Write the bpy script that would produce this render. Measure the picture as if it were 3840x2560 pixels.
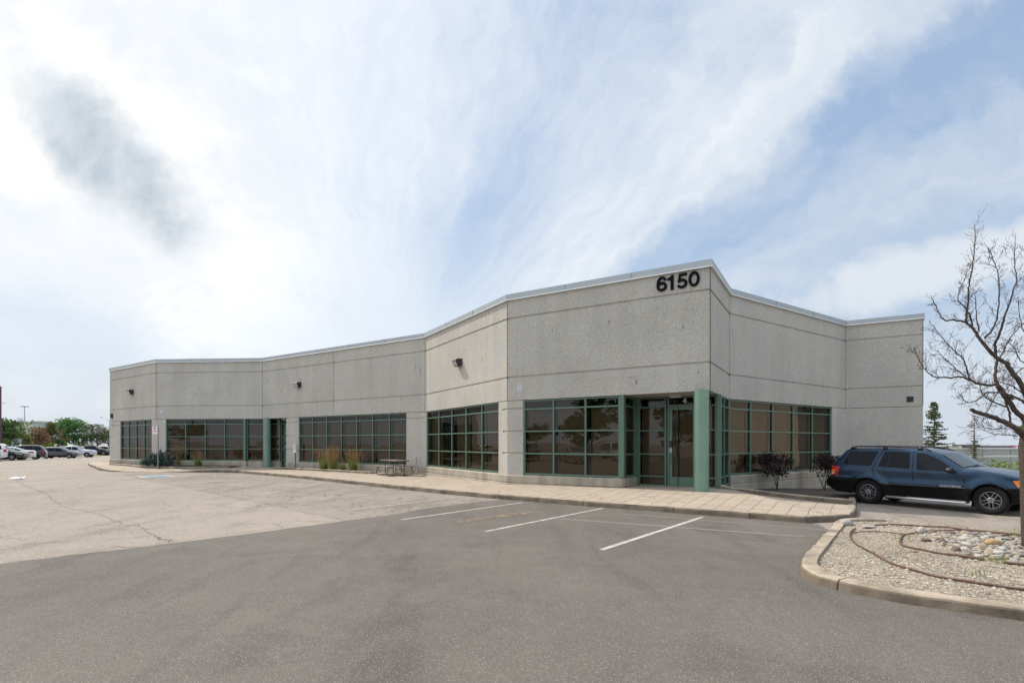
import bpy, bmesh, math, random
from mathutils import Vector, Matrix, noise

S = bpy.context.scene
COL = S.collection
for o in list(bpy.data.objects):
    bpy.data.objects.remove(o)
R = random.Random(7)
rad = math.radians

# ------------------------------------------------------------------ camera
cd = bpy.data.cameras.new('camera')
cam = bpy.data.objects.new('camera', cd); COL.objects.link(cam)
cam.location = (0, 0, 1.8); cam.rotation_euler = (rad(90), 0, 0)
cd.sensor_width = 36.0; cd.lens = 36.0*1940/3840; cd.shift_y = 380/3840.0
cd.clip_start = 0.1; cd.clip_end = 3000
S.camera = cam
S.render.resolution_x = 1024; S.render.resolution_y = 682

# ------------------------------------------------------------------ light
SUN = Vector((-0.839, 0.545, 1.19)).normalized()
SUN_EL = math.asin(SUN.z); SUN_AZ = math.atan2(SUN.x, SUN.y)
sl = bpy.data.lights.new('sun', 'SUN'); sl.energy = 4.3; sl.angle = rad(1.5); sl.color = (1.0, 0.93, 0.83)
sun = bpy.data.objects.new('sun', sl); COL.objects.link(sun)
sun.rotation_euler = SUN.to_track_quat('Z', 'Y').to_euler(); sun.location = (-40, 10, 50)
S.view_settings.view_transform = 'Standard'; S.view_settings.look = 'None'
S.view_settings.exposure = 0.0; S.view_settings.gamma = 1.0

# ------------------------------------------------------------------ node helper
class NT:
    def __init__(s, tree): s.t = tree; s.n = tree.nodes; s.l = tree.links
    def node(s, typ, **kw):
        n = s.n.new(typ)
        for k, v in kw.items(): setattr(n, k, v)
        return n
    def put(s, sock, v):
        if hasattr(v, 'is_linked') or isinstance(v, bpy.types.NodeSocket): s.l.new(v, sock)
        else: sock.default_value = v
    def m(s, op, a, b=0.0, c=None, clamp=False):
        n = s.n.new('ShaderNodeMath'); n.operation = op; n.use_clamp = clamp
        s.put(n.inputs[0], a); s.put(n.inputs[1], b)
        if c is not None: s.put(n.inputs[2], c)
        return n.outputs[0]
    def ss(s, a, b, x):          # smoothstep a..b of x
        n = s.n.new('ShaderNodeMapRange'); n.interpolation_type = 'SMOOTHSTEP'
        s.put(n.inputs['Value'], x); n.inputs['From Min'].default_value = a; n.inputs['From Max'].default_value = b
        return n.outputs[0]
    def noise(s, vec, scale, detail=4.0, rough=0.55, dist=0.0):
        n = s.n.new('ShaderNodeTexNoise')
        if vec is not None: s.l.new(vec, n.inputs['Vector'])
        n.inputs['Scale'].default_value = scale; n.inputs['Detail'].default_value = detail
        n.inputs['Roughness'].default_value = rough; n.inputs['Distortion'].default_value = dist
        return n.outputs[0]
    def ramp(s, fac, stops, interp='LINEAR'):
        n = s.n.new('ShaderNodeValToRGB'); n.color_ramp.interpolation = interp
        e = n.color_ramp.elements
        while len(e) > 1: e.remove(e[-1])
        for i, (p, c) in enumerate(stops):
            if not hasattr(c, '__len__'): c = (c, c, c)
            q = e[0] if i == 0 else e.new(p)
            q.position = p; q.color = (c[0], c[1], c[2], 1)
        s.l.new(fac, n.inputs[0]); return n.outputs[0]
    def mix(s, fac, a, b, blend='MIX'):
        n = s.n.new('ShaderNodeMix'); n.data_type = 'RGBA'; n.blend_type = blend
        s.put(n.inputs[0], fac)
        s.put(n.inputs[6], a if not isinstance(a, tuple) or len(a) == 4 else a+(1,))
        s.put(n.inputs[7], b if not isinstance(b, tuple) or len(b) == 4 else b+(1,))
        return n.outputs[2]
    def comb(s, x, y, z):
        n = s.n.new('ShaderNodeCombineXYZ')
        s.put(n.inputs[0], x); s.put(n.inputs[1], y); s.put(n.inputs[2], z); return n.outputs[0]

# ------------------------------------------------------------------ world: daylight sky with cirrus
W = bpy.data.worlds.new('World'); S.world = W; W.use_nodes = True
wt = NT(W.node_tree); wt.n.clear()
out = wt.node('ShaderNodeOutputWorld'); bg = wt.node('ShaderNodeBackground')
sky = wt.node('ShaderNodeTexSky', sky_type='NISHITA'); sky.sun_disc = False
sky.sun_elevation = SUN_EL; sky.sun_rotation = SUN_AZ
sky.air_density = 1.2; sky.dust_density = 1.5; sky.ozone_density = 2.0
tc = wt.node('ShaderNodeTexCoord'); sp = wt.node('ShaderNodeSeparateXYZ')
wt.l.new(tc.outputs['Generated'], sp.inputs[0])
X, Y, Z = sp.outputs
Zc = wt.m('MAXIMUM', Z, 0.0)
yc = wt.m('MAXIMUM', wt.m('ABSOLUTE', Y), 0.12)
gx = wt.m('DIVIDE', X, yc); gz = wt.m('DIVIDE', Zc, yc)        # world-fixed gnomonic sky coordinates
# flat cloud layer coordinates
zd = wt.m('ADD', Zc, 0.10)
px_ = wt.m('DIVIDE', X, zd); py_ = wt.m('DIVIDE', Y, zd)
pvec = wt.comb(px_, py_, 0.0)
# streaks converge at a point of the horizon a little left of the view
ax = wt.m('ADD', gx, 0.242)
ph = wt.m('DEGREES', wt.m('ARCTAN2', gz, ax))
rho = wt.m('SQRT', wt.m('ADD', wt.m('MULTIPLY', ax, ax), wt.m('MULTIPLY', gz, gz)))
SKY_PLACEHOLDER = None
warp = wt.noise(wt.comb(gx, gz, 0.3), 2.2, 5.0, 0.6)
warp2 = wt.noise(wt.comb(gx, gz, 4.0), 9.0, 5.0, 0.65)
phw = wt.m('ADD', ph, wt.m('ADD', wt.m('MULTIPLY', wt.m('SUBTRACT', warp, 0.5), 15.0), wt.m('MULTIPLY', wt.m('SUBTRACT', warp2, 0.5), 7.0)))
pf = wt.m('DIVIDE', phw, 180.0)
band = wt.ramp(pf, [(0.0, .60), (.05, .62), (.075, .45), (.095, .22), (.112, .26), (.133, .52), (.150, .40), (.168, .14), (.198, .18), (.218, .74), (.245, .80), (.28, .58), (.33, .40), (.38, .28), (.43, .42), (.50, .58), (.58, .76), (.68, .92), (1.0, .95)])
fil = wt.noise(wt.comb(wt.m('MULTIPLY', phw, 0.11), wt.m('MULTIPLY', rho, 1.7), 0.0), 1.5, 6.0, 0.58, 0.15)
fil2 = wt.noise(wt.comb(wt.m('MULTIPLY', phw, 0.16), wt.m('MULTIPLY', rho, 4.5), 3.0), 2.6, 9.0, 0.66, 0.3)
cl = wt.noise(pvec, 1.3, 7.0, 0.6, 0.4)
near = wt.ss(0.12, 0.5, rho)
mask = wt.m('ADD', band, wt.m('ADD', wt.m('MULTIPLY', wt.m('SUBTRACT', fil, 0.5), wt.m('ADD', 0.30, wt.m('MULTIPLY', wt.m('SUBTRACT', 1.0, wt.ss(55, 85, phw)), 0.5))), wt.m('ADD', wt.m('MULTIPLY', wt.m('SUBTRACT', cl, 0.5), 0.55), wt.m('MULTIPLY', wt.m('SUBTRACT', fil2, 0.5), 0.38))), clamp=True)
mask = wt.m('ADD', wt.m('MULTIPLY', mask, near), wt.m('MULTIPLY', wt.m('SUBTRACT', 1.0, near), 0.66), clamp=True)
# pale blue gap low on the left
def blob(cx, cz, rx, rz, ang, wamp=0.5):
    c, s_ = math.cos(rad(ang)), math.sin(rad(ang))
    dx = wt.m('SUBTRACT', gx, cx); dz = wt.m('SUBTRACT', gz, cz)
    u = wt.m('DIVIDE', wt.m('ADD', wt.m('MULTIPLY', dx, c), wt.m('MULTIPLY', dz, s_)), rx)
    v = wt.m('DIVIDE', wt.m('SUBTRACT', wt.m('MULTIPLY', dz, c), wt.m('MULTIPLY', dx, s_)), rz)
    r = wt.m('SQRT', wt.m('ADD', wt.m('MULTIPLY', u, u), wt.m('MULTIPLY', v, v)))
    r = wt.m('ADD', r, wt.m('MULTIPLY', wt.m('ADD', wt.m('SUBTRACT', warp2, 0.5), wt.m('MULTIPLY', wt.m('SUBTRACT', warp, 0.5), 1.0)), wamp*2))
    return wt.m('SUBTRACT', 1.0, wt.ss(0.35, 1.15, r))
fwd = wt.ss(0.0, 0.25, Y)
gap = wt.m('MULTIPLY', blob(-0.95, 0.20, 0.42, 0.12, -14, 0.35), fwd)
mask = wt.m('MULTIPLY', mask, wt.m('SUBTRACT', 1.0, wt.m('MULTIPLY', gap, 0.55)))
gap2 = wt.m('MULTIPLY', blob(-0.02, 0.46, 0.12, 0.26, -28, 0.5), fwd)
mask = wt.m('MULTIPLY', mask, wt.m('SUBTRACT', 1.0, wt.m('MULTIPLY', gap2, 0.35)))
lowc = wt.m('MULTIPLY', blob(0.86, 0.345, 0.40, 0.085, 12, 0.55), fwd)
mask = wt.m('MAXIMUM', mask, wt.m('MULTIPLY', lowc, 0.92))
skyc = wt.node('ShaderNodeMix', data_type='RGBA', blend_type='MULTIPLY'); skyc.inputs[0].default_value = 1.0
wt.l.new(sky.outputs[0], skyc.inputs[6]); skyc.inputs[7].default_value = (0.115, 0.115, 0.115, 1)
base = wt.mix(0.62, skyc.outputs[2], (0.47, 0.635, 0.87))
# lumpy bright cumulus on the left
cum = wt.noise(wt.comb(gx, wt.m('MULTIPLY', gz, 1.25), 7.0), 3.1, 9.0, 0.60, 0.25)
cumm = wt.m('MULTIPLY', wt.ss(0.47, 0.60, cum), wt.ss(88, 118, phw))
# brightness of cloud rises towards the sun
sdot = wt.node('ShaderNodeVectorMath', operation='DOT_PRODUCT')
wt.l.new(tc.outputs['Generated'], sdot.inputs[0]); sdot.inputs[1].default_value = SUN
glow = wt.ss(0.15, 0.95, sdot.outputs['Value'])
ccol = wt.mix(glow, (0.775, 0.825, 0.885), (1.10, 1.11, 1.12))
col = wt.mix(mask, base, ccol)
col = wt.mix(wt.m('MULTIPLY', wt.m('SUBTRACT', 1.0, cumm), wt.m('MULTIPLY', wt.ss(88, 118, phw), 0.42)), col, (0.74, 0.80, 0.87))
hz = wt.m('SUBTRACT', 1.0, wt.ss(0.0, 0.16, Zc))
col = wt.mix(wt.m('MULTIPLY', hz, 0.75), col, (0.635, 0.70, 0.79))
rim = wt.m('MULTIPLY', blob(-0.755, 0.575, 0.36, 0.19, -46, 0.75), fwd)
col = wt.mix(wt.m('MULTIPLY', rim, wt.ss(0.36, 0.60, wt.noise(wt.comb(gx, gz, 9.0), 7.0, 8.0, 0.62, 0.2))), col, (1.06, 1.06, 1.06))
dk = wt.m('MULTIPLY', blob(-0.770, 0.545, 0.27, 0.100, -46, 0.50), fwd)
dkn = wt.ss(0.28, 0.62, wt.noise(wt.comb(gx, gz, 2.0), 6.5, 8.0, 0.62, 0.2))
col = wt.mix(wt.m('MULTIPLY', wt.m('POWER', dk, 1.15), wt.m('SUBTRACT', 1.0, wt.m('MULTIPLY', dkn, 0.48)), clamp=True), col, (0.50, 0.585, 0.66))
# unseen sky overhead and behind the viewer: added brightness that fills the unlit walls
bst = wt.m('ADD', 1.0, wt.m('ADD', wt.m('MULTIPLY', wt.ss(0.05, -0.45, Y), 0.48), wt.m('MULTIPLY', wt.ss(0.62, 0.95, Zc), 0.6)))
wt.l.new(col, bg.inputs[0]); wt.l.new(bst, bg.inputs[1])
wt.l.new(bg.outputs[0], out.inputs[0])

# ------------------------------------------------------------------ materials
MATS = {}
def newmat(name):
    m = bpy.data.materials.new(name); m.use_nodes = True
    t = NT(m.node_tree); b = t.n['Principled BSDF']
    MATS[name] = m
    return m, t, b
def pos(t, kind='Object'):
    return t.node('ShaderNodeTexCoord').outputs[kind]
def wpos(t):
    return t.node('ShaderNodeNewGeometry').outputs['Position']
def bump(t, b, h, strength=0.3, dist=0.02):
    n = t.node('ShaderNodeBump'); n.inputs['Strength'].default_value = strength; n.inputs['Distance'].default_value = dist
    t.l.new(h, n.inputs['Height']); t.l.new(n.outputs[0], b.inputs['Normal'])
def simple(name, c, rough=0.6, metal=0.0, var=0.12, scale=8.0, spec=None, coat=0.0, c2=None):
    m, t, b = newmat(name)
    nz = t.noise(wpos(t) if False else pos(t), scale, 5.0, 0.6)
    a = tuple(x*(1-var) for x in c); d = tuple(min(1, x*(1+var)) for x in c)
    if c2: a, d = c, c2
    t.l.new(t.ramp(nz, [(0.3, a), (0.7, d)]), b.inputs['Base Color'])
    b.inputs['Roughness'].default_value = rough; b.inputs['Metallic'].default_value = metal
    if spec is not None: b.inputs['Specular IOR Level'].default_value = spec
    if coat: b.inputs['Coat Weight'].default_value = coat; b.inputs['Coat Roughness'].default_value = 0.05
    return m
def vor(t, vec, scale, feature='F1', out='Distance', rnd=1.0):
    n = t.node('ShaderNodeTexVoronoi', feature=feature)
    t.l.new(vec, n.inputs['Vector']); n.inputs['Scale'].default_value = scale; n.inputs['Randomness'].default_value = rnd
    return n.outputs[out]
def vmul(t, v, k):
    n = t.node('ShaderNodeVectorMath', operation='MULTIPLY'); t.l.new(v, n.inputs[0]); n.inputs[1].default_value = k
    return n.outputs[0]
def sepc(t, c):
    n = t.node('ShaderNodeSeparateColor'); t.l.new(c, n.inputs[0]); return n.outputs

def m_precast():
    m, t, b = newmat('exposed_aggregate_concrete')
    p = wpos(t)
    peb = sepc(t, vor(t, p, 95.0, 'F1', 'Color'))[0]
    fine = t.noise(p, 38.0, 3.0, 0.7)
    big = t.noise(p, 0.55, 4.0, 0.6)
    streak = t.noise(vmul(t, p, (1.6, 1.6, 0.16)), 1.0, 5.0, 0.6)
    col = t.ramp(peb, [(0.0, (.20, .194, .178)), (.2, (.325, .315, .29)), (.5, (.43, .416, .384)), (.85, (.505, .486, .447)), (1.0, (.565, .542, .495))])
    k = t.m('ADD', 0.52, t.m('ADD', t.m('MULTIPLY', fine, 0.34), t.m('ADD', t.m('MULTIPLY', big, 0.32), t.m('MULTIPLY', streak, 0.32))))
    col = t.mix(1.0, col, t.comb(k, k, k), 'MULTIPLY')
    warmth = t.mix(t.ss(0.35, 0.7, t.noise(p, 1.7, 4, 0.6)), (1.0, 1.0, 1.0), (1.05, 1.0, 0.92))
    col = t.mix(1.0, col, warmth, 'MULTIPLY')
    t.l.new(col, b.inputs['Base Color']); b.inputs['Roughness'].default_value = 0.9
    b.inputs['Specular IOR Level'].default_value = 0.25
    bump(t, b, t.m('ADD', fine, t.m('MULTIPLY', peb, 0.5)), 0.35, 0.01)
    return m
def m_concrete(name, c, stain=0.35, chip=False):
    m, t, b = newmat(name)
    p = wpos(t)
    n1 = t.noise(p, 1.2, 6.0, 0.65); n2 = t.noise(p, 26.0, 4.0, 0.7)
    st = t.noise(vmul(t, p, (2.4, 2.4, 0.25)), 1.0, 5.0, 0.6)
    a = tuple(x*(1-stain) for x in c)
    col = t.ramp(t.m('ADD', t.m('MULTIPLY', n1, 0.5), t.m('MULTIPLY', st, 0.5)), [(0.36, a), (0.56, c), (0.72, tuple(min(1, x*1.12) for x in c))])
    k = t.m('ADD', 0.78, t.m('MULTIPLY', n2, 0.44)); col = t.mix(1.0, col, t.comb(k, k, k), 'MULTIPLY')
    t.l.new(col, b.inputs['Base Color']); b.inputs['Roughness'].default_value = 0.9
    bump(t, b, t.m('ADD', n2, t.m('MULTIPLY', n1, 2.0)), 0.5, 0.012)
    return m
def m_asphalt(name, lo, hi, speck, specfac=0.12, cracks=0.0, crackscale=2.0, bumpk=0.5, stones=150.0):
    m, t, b = newmat(name)
    p = wpos(t)
    cell = sepc(t, vor(t, p, stones, 'F1', 'Color'))
    g = t.noise(p, 55.0, 3.0, 0.75)
    big = t.noise(p, 0.22, 5.0, 0.62); mid = t.noise(p, 1.6, 5.0, 0.65)
    tyre = t.noise(vmul(t, p, (0.9, 0.25, 1.0)), 0.55, 5.0, 0.6, 0.8)
    f = t.m('ADD', t.m('MULTIPLY', big, 0.42), t.m('ADD', t.m('MULTIPLY', mid, 0.26), t.m('MULTIPLY', tyre, 0.32)))
    col = t.ramp(f, [(0.34, lo), (0.64, hi)])
    k = t.m('ADD', 0.58, t.m('ADD', t.m('MULTIPLY', cell[0], 0.40), t.m('MULTIPLY', g, 0.44)))
    col = t.mix(1.0, col, t.comb(k, k, k), 'MULTIPLY')
    blot = t.ss(0.50, 0.68, t.noise(p, 0.75, 5.0, 0.7, 0.6)); trk = t.ss(0.52, 0.66, t.noise(vmul(t, p, (1.5, .22, 1.0)), 1.0, 4.0, 0.55, 0.5))
    kk = t.m('SUBTRACT', 1.0, t.m('ADD', t.m('MULTIPLY', blot, 0.17), t.m('MULTIPLY', trk, 0.15)))
    col = t.mix(1.0, col, t.comb(kk, kk, kk), 'MULTIPLY')
    pick = t.m('GREATER_THAN', cell[1], 1.0-specfac)
    col = t.mix(t.m('MULTIPLY', pick, 0.55), col, speck)
    if cracks > 0:
        wv = t.node('ShaderNodeVectorMath', operation='ADD')
        t.l.new(p, wv.inputs[0])
        nn = t.node('ShaderNodeTexNoise'); t.l.new(p, nn.inputs['Vector']); nn.inputs['Scale'].default_value = 2.2; nn.inputs['Detail'].default_value = 4
        sc = t.node('ShaderNodeVectorMath', operation='SCALE'); t.l.new(nn.outputs['Color'], sc.inputs[0]); sc.inputs['Scale'].default_value = 0.5
        t.l.new(sc.outputs[0], wv.inputs[1])
        d1 = vor(t, wv.outputs[0], crackscale, 'DISTANCE_TO_EDGE')
        d2 = vor(t, wv.outputs[0], crackscale*2.6, 'DISTANCE_TO_EDGE')
        c1 = t.m('MULTIPLY', t.m('LESS_THAN', d1, 0.016), t.ss(0.44, 0.54, t.noise(p, 0.35, 3.0)))
        c2 = t.m('MULTIPLY', t.m('LESS_THAN', d2, 0.03), t.ss(0.5, 0.58, t.noise(p, 0.42, 3.0, 0.5, 1.0)))
        ck = t.m('MAXIMUM', c1, c2)
        col = t.mix(t.m('MULTIPLY', ck, cracks), col, (0.06, 0.05, 0.04))
    t.l.new(col, b.inputs['Base Color']); b.inputs['Roughness'].default_value = 0.88
    b.inputs['Specular IOR Level'].default_value = 0.3
    bump(t, b, t.m('ADD', cell[2], t.m('MULTIPLY', g, 1.5)), bumpk, 0.006)
    return m
def m_paver():
    m, t, b = newmat('beige_pavers')
    p = wpos(t)
    mp = t.node('ShaderNodeMapping'); t.l.new(p, mp.inputs[0]); mp.inputs['Rotation'].default_value = (0, 0, rad(35))
    wn = t.node('ShaderNodeTexNoise'); t.l.new(p, wn.inputs['Vector']); wn.inputs['Scale'].default_value = 1.3; wn.inputs['Detail'].default_value = 3
    sc = t.node('ShaderNodeVectorMath', operation='SCALE'); t.l.new(wn.outputs['Color'], sc.inputs[0]); sc.inputs['Scale'].default_value = 0.13
    ad = t.node('ShaderNodeVectorMath', operation='ADD'); t.l.new(mp.outputs[0], ad.inputs[0]); t.l.new(sc.outputs[0], ad.inputs[1])
    br = t.node('ShaderNodeTexBrick'); t.l.new(ad.outputs[0], br.inputs['Vector'])
    br.offset = 0.0; br.inputs['Scale'].default_value = 1.0
    br.inputs['Brick Width'].default_value = 0.40; br.inputs['Row Height'].default_value = 0.27
    br.inputs['Mortar Size'].default_value = 0.011; br.inputs['Mortar Smooth'].default_value = 0.2
    br.inputs['Color1'].default_value = (.385, .312, .240, 1); br.inputs['Color2'].default_value = (.330, .268, .206, 1)
    br.inputs['Mortar'].default_value = (.17, .135, .09, 1)
    n1 = t.noise(p, 0.9, 5.0, 0.65); n2 = t.noise(p, 40.0, 3.0, 0.7)
    k = t.m('ADD', 0.66, t.m('ADD', t.m('MULTIPLY', n1, 0.38), t.m('MULTIPLY', n2, 0.30)))
    col = t.mix(1.0, br.outputs['Color'], t.comb(k, k, k), 'MULTIPLY')
    t.l.new(col, b.inputs['Base Color']); b.inputs['Roughness'].default_value = 0.9
    bump(t, b, t.m('ADD', t.m('MULTIPLY', br.outputs['Fac'], -1.0), t.m('MULTIPLY', n2, 0.3)), 0.6, 0.012)
    return m
def m_glass(name, tint=(.58, .54, .46), refl=.55, wavy=0.006):
    m, t, b = newmat(name)
    t.n.remove(b)
    o = t.n['Material Output']
    tr = t.node('ShaderNodeBsdfTransparent'); tr.inputs[0].default_value = tint+(1,)
    gl = t.node('ShaderNodeBsdfGlossy'); gl.inputs['Roughness'].default_value = 0.004; gl.inputs[0].default_value = (refl, refl*.97, refl*.95, 1)
    bp = t.node('ShaderNodeBump'); bp.inputs['Strength'].default_value = 1.0; bp.inputs['Distance'].default_value = wavy
    t.l.new(t.noise(wpos(t), 0.8, 1.0), bp.inputs['Height'])
    t.l.new(bp.outputs[0], gl.inputs['Normal'])
    fr = t.node('ShaderNodeFresnel'); fr.inputs['IOR'].default_value = 1.75
    mx = t.node('ShaderNodeMixShader'); t.l.new(fr.outputs[0], mx.inputs[0]); t.l.new(tr.outputs[0], mx.inputs[1]); t.l.new(gl.outputs[0], mx.inputs[2])
    t.l.new(mx.outputs[0], o.inputs[0])
    return m
def m_leaf(name, c1, c2, c3=None, scale=1.2, trans=0.35):
    m, t, b = newmat(name)
    p = wpos(t)
    nz = t.noise(p, scale, 4.0, 0.65)
    st = [(0.33, c1), (0.52, c2)] + ([(0.68, c3)] if c3 else [])
    col = t.ramp(nz, st)
    fine = t.noise(p, 14.0, 2.0); k = t.m('ADD', 0.6, t.m('MULTIPLY', fine, 0.8))
    col = t.mix(1.0, col, t.comb(k, k, k), 'MULTIPLY')
    t.l.new(col, b.inputs['Base Color']); b.inputs['Roughness'].default_value = 0.55
    b.inputs['Specular IOR Level'].default_value = 0.3
    tl = t.node('ShaderNodeBsdfTranslucent'); t.l.new(col, tl.inputs[0])
    mx = t.node('ShaderNodeMixShader'); mx.inputs[0].default_value = trans
    t.l.new(b.outputs[0], mx.inputs[1]); t.l.new(tl.outputs[0], mx.inputs[2])
    t.l.new(mx.outputs[0], t.n['Material Output'].inputs[0])
    return m
def m_paint_worn(name, c, under, wear=0.5):
    m, t, b = newmat(name)
    p = wpos(t)
    w1 = t.noise(p, 5.0, 6.0, 0.75); w2 = t.noise(p, 60.0, 2.0, 0.7)
    f = t.ss(wear-0.1, wear+0.1, t.m('ADD', t.m('MULTIPLY', w1, 0.6), t.m('MULTIPLY', w2, 0.4)))
    t.l.new(t.mix(f, under, c), b.inputs['Base Color']); b.inputs['Roughness'].default_value = 0.75
    return m

M_PRE = m_precast()
M_PLINTH = m_concrete('stained_beige_concrete', (.38, .335, .265), 0.38)
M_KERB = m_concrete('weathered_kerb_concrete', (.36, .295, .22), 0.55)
M_KERBF = m_concrete('grimy_shaded_kerb_face', (.165, .130, .093), 0.55)  # grime plus the shade of the road-side faces, put into the colour
M_SOFFIT = simple('painted_soffit', (.36, .34, .30), .9)
M_COPING = simple('grey_metal_flashing', (.36, .395, .41), .45, .35, .05, 2.0)
M_DRIP = simple('bright_metal_edge', (.75, .76, .76), .4, .2, .05)
M_GREEN = simple('green_painted_metal', (.088, .155, .110), .42, 0.0, .10, 3.0)
M_GREENCOL = simple('green_column_paint', (.160, .262, .198), .40, 0.0, .12, 2.2)
M_GLASS = m_glass('tinted_window_glass')
M_BLIND = simple('brown_roller_blind', (.33, .265, .185), .9, 0, .06, 30)
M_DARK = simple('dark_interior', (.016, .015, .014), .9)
M_JOINT = simple('dark_sealant', (.085, .08, .07), .9)
M_RUST = simple('rust_stain', (.15, .085, .04), .9, 0, .3, 20)
M_BLACK = simple('black_metal', (.018, .018, .019), .45, 0, .2)
M_BRONZE = simple('dark_bronze_housing', (.035, .025, .022), .5, 0, .2)
M_LENS = simple('lamp_lens_glass', (.42, .44, .43), .15, 0, .1, 30)
M_WHITE = simple('white_sign_face', (.78, .77, .78), .45, 0, .04)
M_RED = simple('red_sign_ink', (.52, .03, .06), .5, 0, .06)
M_BLUEINK = simple('blue_sign_ink', (.02, .13, .50), .5, 0, .06)
M_INK = simple('black_sign_ink', (.03, .03, .035), .5)
M_GALV = simple('galvanised_steel', (.33, .34, .36), .45, .5, .12, 10)
M_STEELBLUE = simple('grey_blue_painted_post', (.10, .115, .14), .5, .2, .1)
M_PICNIC = simple('grey_plastic_top', (.13, .115, .12), .6, 0, .1, 12)
M_BARK = simple('dark_brown_bark', (.062, .044, .034), .85, 0, .35, 18)
def add_bump(m, sc=60, st=.6):
    t = NT(m.node_tree); b = t.n['Principled BSDF']; p = pos(t); bump(t, b, t.noise(vmul(t, p, (1, 1, .25)), sc, 4, .7), st, .02)
add_bump(M_BARK)
M_TWIG = simple('reddish_twig_bark', (.075, .042, .042), .8, 0, .3, 14)
M_TRUNK = simple('grey_brown_bark', (.10, .08, .062), .9, 0, .3, 10)
M_SOIL = m_concrete('dark_bed_soil', (.075, .060, .043), .5)
M_HOSE = simple('brown_irrigation_hose', (.115, .062, .042), .6, 0, .3, 9)
M_NUM = simple('black_sign_letters', (.006, .006, .007), .6, 0, .1, 8, .08)
M_CREAM = simple('cream_vinyl_numeral', (.55, .49, .38), .6)
M_LANE = m_asphalt('old_bleached_asphalt', (.240, .202, .166), (.315, .268, .224), (.56, .50, .42), .12, 0.25, 0.5, .9, 80)
M_OLD = m_asphalt('cracked_parking_asphalt', (.19, .162, .134), (.28, .24, .20), (.48, .44, .38), .10, 0.75, 1.5, .6, 110)
M_NEW = m_asphalt('newer_grey_asphalt', (.099, .087, .075), (.157, .138, .120), (.42, .38, .32), .060, 0, 2, .7, 160)
M_PAVER = m_paver()
M_LINE = m_paint_worn('worn_white_line_paint', (.47, .44, .40), (.20, .175, .15), .46)
M_FADED = m_paint_worn('faded_line_paint', (.50, .46, .40), (.27, .23, .19), .50)
M_BLUEPAINT = m_paint_worn('blue_stall_paint', (.10, .20, .32), (.26, .27, .27), .38)
M_LITTER = simple('pale_plastic', (.62, .72, .80), .5, 0, .1)
M_GRAVELBED = m_asphalt('gravel_bed', (.20, .165, .12), (.31, .26, .195), (.55, .5, .42), .22, 0, 2, 1.0, 55)
M_LAWN = m_leaf('lawn_green', (.06, .11, .025), (.10, .17, .04), (.14, .18, .06), .5, .0)
M_FARWALL = m_concrete('far_precast', (.27, .27, .25), .12)
M_FARBAND = m_concrete('far_pale_band', (.46, .46, .43), .10)

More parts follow.
